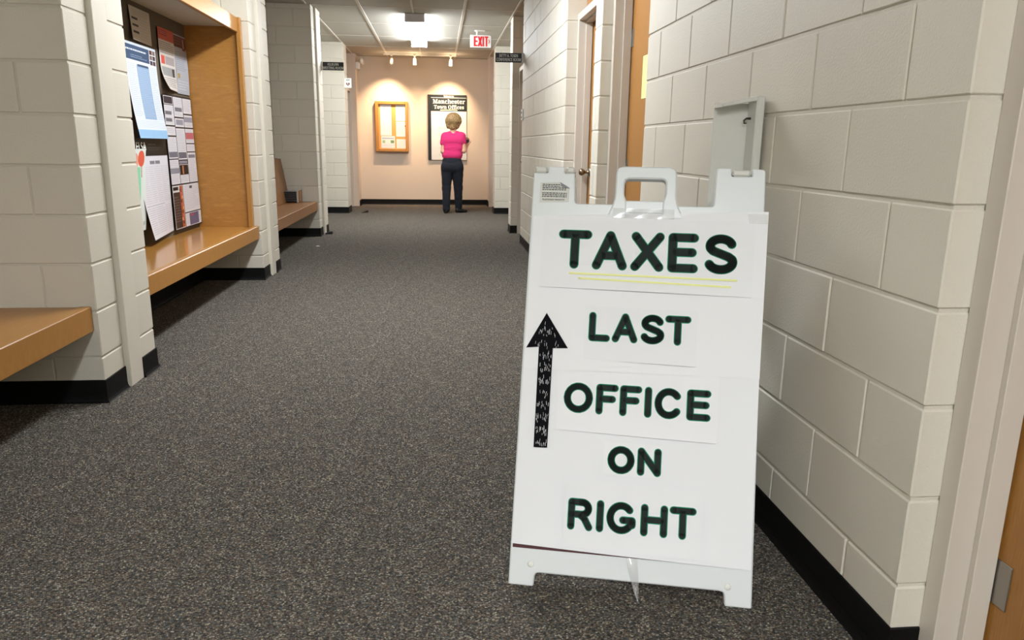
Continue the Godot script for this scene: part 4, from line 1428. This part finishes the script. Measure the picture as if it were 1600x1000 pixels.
	for l in [[0.115, 0.830, 0.551, 0.827], [0.141, 0.817, 0.535, 0.809]]:
		var y := S()
		stroke(y, [Vector2(l[0] - 0.035, l[1] - 0.790), Vector2(l[2] - 0.035, l[3] - 0.790)], 0.0024, 0.0032)
		part("yellow_line", y, M.yellow, s1)
	var s2: Node3D = put_sheet(at, B, "word_sheet", "white sheet lettered LAST below the TAXES sheet", [Vector2(0.164, 0.601), Vector2(0.456, 0.596), Vector2(0.457, 0.742), Vector2(0.164, 0.742)], 0.0060, 0.007, M.paper, G)
	word_parts(s2, shift([["L", 0.174, 0.232], ["A", 0.236, 0.304], ["S", 0.310, 0.373], ["T", 0.373, 0.441]], -0.164), 0.649 - 0.601, 0.728 - 0.601, 0.0098, 0.0)
	var s3: Node3D = put_sheet(at, B, "word_sheet", "white sheet lettered OFFICE below the LAST sheet", [Vector2(0.103, 0.411), Vector2(0.516, 0.403), Vector2(0.517, 0.578), Vector2(0.098, 0.582)], 0.0060, 0.005, M.paper2, G)
	word_parts(s3, shift([["O", 0.118, 0.196], ["F", 0.203, 0.262], ["F", 0.265, 0.323], ["I", 0.327, 0.351], ["C", 0.355, 0.429], ["E", 0.437, 0.499]], -0.103), 0.457 - 0.411, 0.538 - 0.411, 0.0098, 0.0)
	var s4: Node3D = put_sheet(at, B, "word_sheet", "small white sheet lettered ON below the OFFICE sheet", [Vector2(0.231, 0.303), Vector2(0.381, 0.302), Vector2(0.382, 0.388), Vector2(0.231, 0.388)], 0.0060, 0.0005, M.paper2, G)
	word_parts(s4, shift([["O", 0.241, 0.312], ["N", 0.318, 0.380]], -0.231), 0.307 - 0.303, 0.380 - 0.303, 0.0098, 0.0)
	var s5: Node3D = put_sheet(at, B, "word_sheet", "white sheet lettered RIGHT at the bottom of the A-frame sign", [Vector2(0.136, 0.112), Vector2(0.488, 0.108), Vector2(0.491, 0.285), Vector2(0.135, 0.289)], 0.0118, 0.003, M.paper, G)
	word_parts(s5, shift([["R", 0.146, 0.212], ["I", 0.217, 0.243], ["G", 0.246, 0.322], ["H", 0.333, 0.402], ["T", 0.405, 0.473]], -0.136), 0.156 - 0.112, 0.238 - 0.112, 0.0098, 0.0)
	# marker arrow
	var ar := thing("paper_arrow", "black marker-scribbled arrow pointing up on the left of the A-frame sign", "arrow", at + B * Vector3(0.064, 0.36, 0.0075), "", B)
	var as_ := S()
	extrude(as_, PackedVector2Array([Vector2(-0.018, 0.0), Vector2(0.018, 0.001), Vector2(0.018, 0.265), Vector2(0.058, 0.267), Vector2(-0.004, 0.359), Vector2(-0.054, 0.263), Vector2(-0.020, 0.267)]), -0.0006, 0.0006, 0.0002)
	part("arrow_shape", as_, M.marker, ar)
	var sk := S()
	for k in 330:
		var y := r.randf_range(0.004, 0.33)
		var half: float = 0.015 if y < 0.262 else max(0.0, 0.048 * (0.352 - y) / 0.09) * 0.8
		if half < 0.003: continue
		if sin(y * 190.0) + r.randf_range(-0.7, 0.7) < 0.0: continue
		var x := r.randf_range(-half, half)
		var h := r.randf_range(0.003, 0.009)
		stroke(sk, [Vector2(x, y), Vector2(x + r.randf_range(-0.0012, 0.0012), y + h)], r.randf_range(0.0004, 0.0008), 0.0011)
	part("scribble_gaps", sk, plain(Color(0.72, 0.72, 0.73), 0.8), ar)
	# clear tape
	for q in [["strip of shiny clear tape across the base of the A-frame sign handle", 0.222, 0.985, 0.385, 1.012, 0.0085], ["strip of clear tape on the top right corner of the A-frame sign papers", 0.575, 0.98, 0.625, 1.005, 0.0085]]:
		var o := sheet(q[3] - q[1], q[4] - q[2], 8, 3, func(u, v): return Vector3(0, 0, 0.0012 * sin(u * 17.0) * sin(v * 3.0)))
		var m := part("clear_tape", o, M.tape, self)
		m.transform = Transform3D(B, at + B * Vector3(q[1], q[2], q[5]))
		metas(m, q[0], "tape")
	var tp := S(true)
	var prev := []
	for k in 9:
		var v := k / 8.0
		var w: float = lerp(0.026, 0.004, v * v)
		var c := Vector3(0.318 + 0.018 * v, 0.100 - 0.105 * v, 0.016 + 0.004 * sin(v * 7.0))
		var row := [c + Vector3(-w * 0.6, 0, 0.003 * sin(v * 9.0)), c + Vector3(0, 0, 0.006), c + Vector3(w * 0.4, 0, -0.002)]
		if k > 0:
			for i in 2: quad(tp, prev[i], prev[i + 1], row[i + 1], row[i], Vector3.BACK)
		prev = row
	var o2 := part("clear_tape", tp, M.tape, self)
	o2.transform = Transform3D(B, at)
	metas(o2, "crumpled strip of clear tape hanging from the bottom of the A-frame sign", "tape")

func put_sheet(at: Vector3, B: Basis, called: String, label: String, quad4: Array, w0: float, lift: float, m: Material, group: String) -> Node3D:
	var o := thing(called, label, "paper sheet", at + B * Vector3(quad4[0].x, quad4[0].y, w0), group, B)
	var g := S(true)
	var nu := 10
	var nv := 14
	var q0: Vector2 = quad4[0]
	for i in nu:
		for j in nv:
			var p := []
			for k in [[0, 0], [1, 0], [1, 1], [0, 1]]:
				var u := float(i + k[0]) / nu
				var v := float(j + k[1]) / nv
				var a: Vector2 = (quad4[0] as Vector2).lerp(quad4[1], u)
				var b: Vector2 = (quad4[3] as Vector2).lerp(quad4[2], u)
				var c := a.lerp(b, v) - q0
				var wz: float = lift * (pow(1.0 - v, 10.0) * (0.55 + 0.45 * sin(u * 5.0 + quad4[1].x * 9.0)))
				p.append(Vector3(c.x, c.y, wz))
			quad(g, p[0], p[1], p[2], p[3], Vector3.BACK)
	part("sheet", g, m, o)
	return o

func shift(list: Array, d: float) -> Array:
	var out := []
	for e in list: out.append([e[0], e[1] + d, e[2] + d])
	return out

# ------------------------------------------------------------------ bits on the floor
func build_small_things():
	for q in [["doorstop", "small black wedge doorstop on the carpet by the end wall", Vector3(-1.23, 0, -12.7), 0.9], ["doorstop", "small black wedge doorstop at the foot of the far left pilaster", Vector3(-1.40, 0, -9.60), 0.2]]:
		var st := S()
		extrude(st, PackedVector2Array([Vector2(-0.06, 0.0), Vector2(0.06, 0.0), Vector2(0.06, 0.035), Vector2(0.045, 0.037), Vector2(-0.06, 0.006)]), -0.022, 0.022, 0.002)
		var o := part(q[0], st, M.black, self)
		o.transform = Transform3D(Basis(Vector3.UP, q[3]), q[2])
		metas(o, q[1], "doorstop", "black doorstops")
	var sc := S()
	tri(sc, Vector3(-0.02, 0.002, 0.01), Vector3(0.022, 0.003, 0.012), Vector3(0.0, 0.008, -0.018), Vector3.UP)
	tri(sc, Vector3(0.022, 0.003, 0.012), Vector3(0.0, 0.008, -0.018), Vector3(0.028, 0.002, -0.012), Vector3.UP)
	var s := part("paper_scrap", sc, M.white, self)
	s.position = Vector3(-1.349, 0.0, -8.41)
	metas(s, "tiny white scrap of paper lying on the dark carpet at left", "scrap")
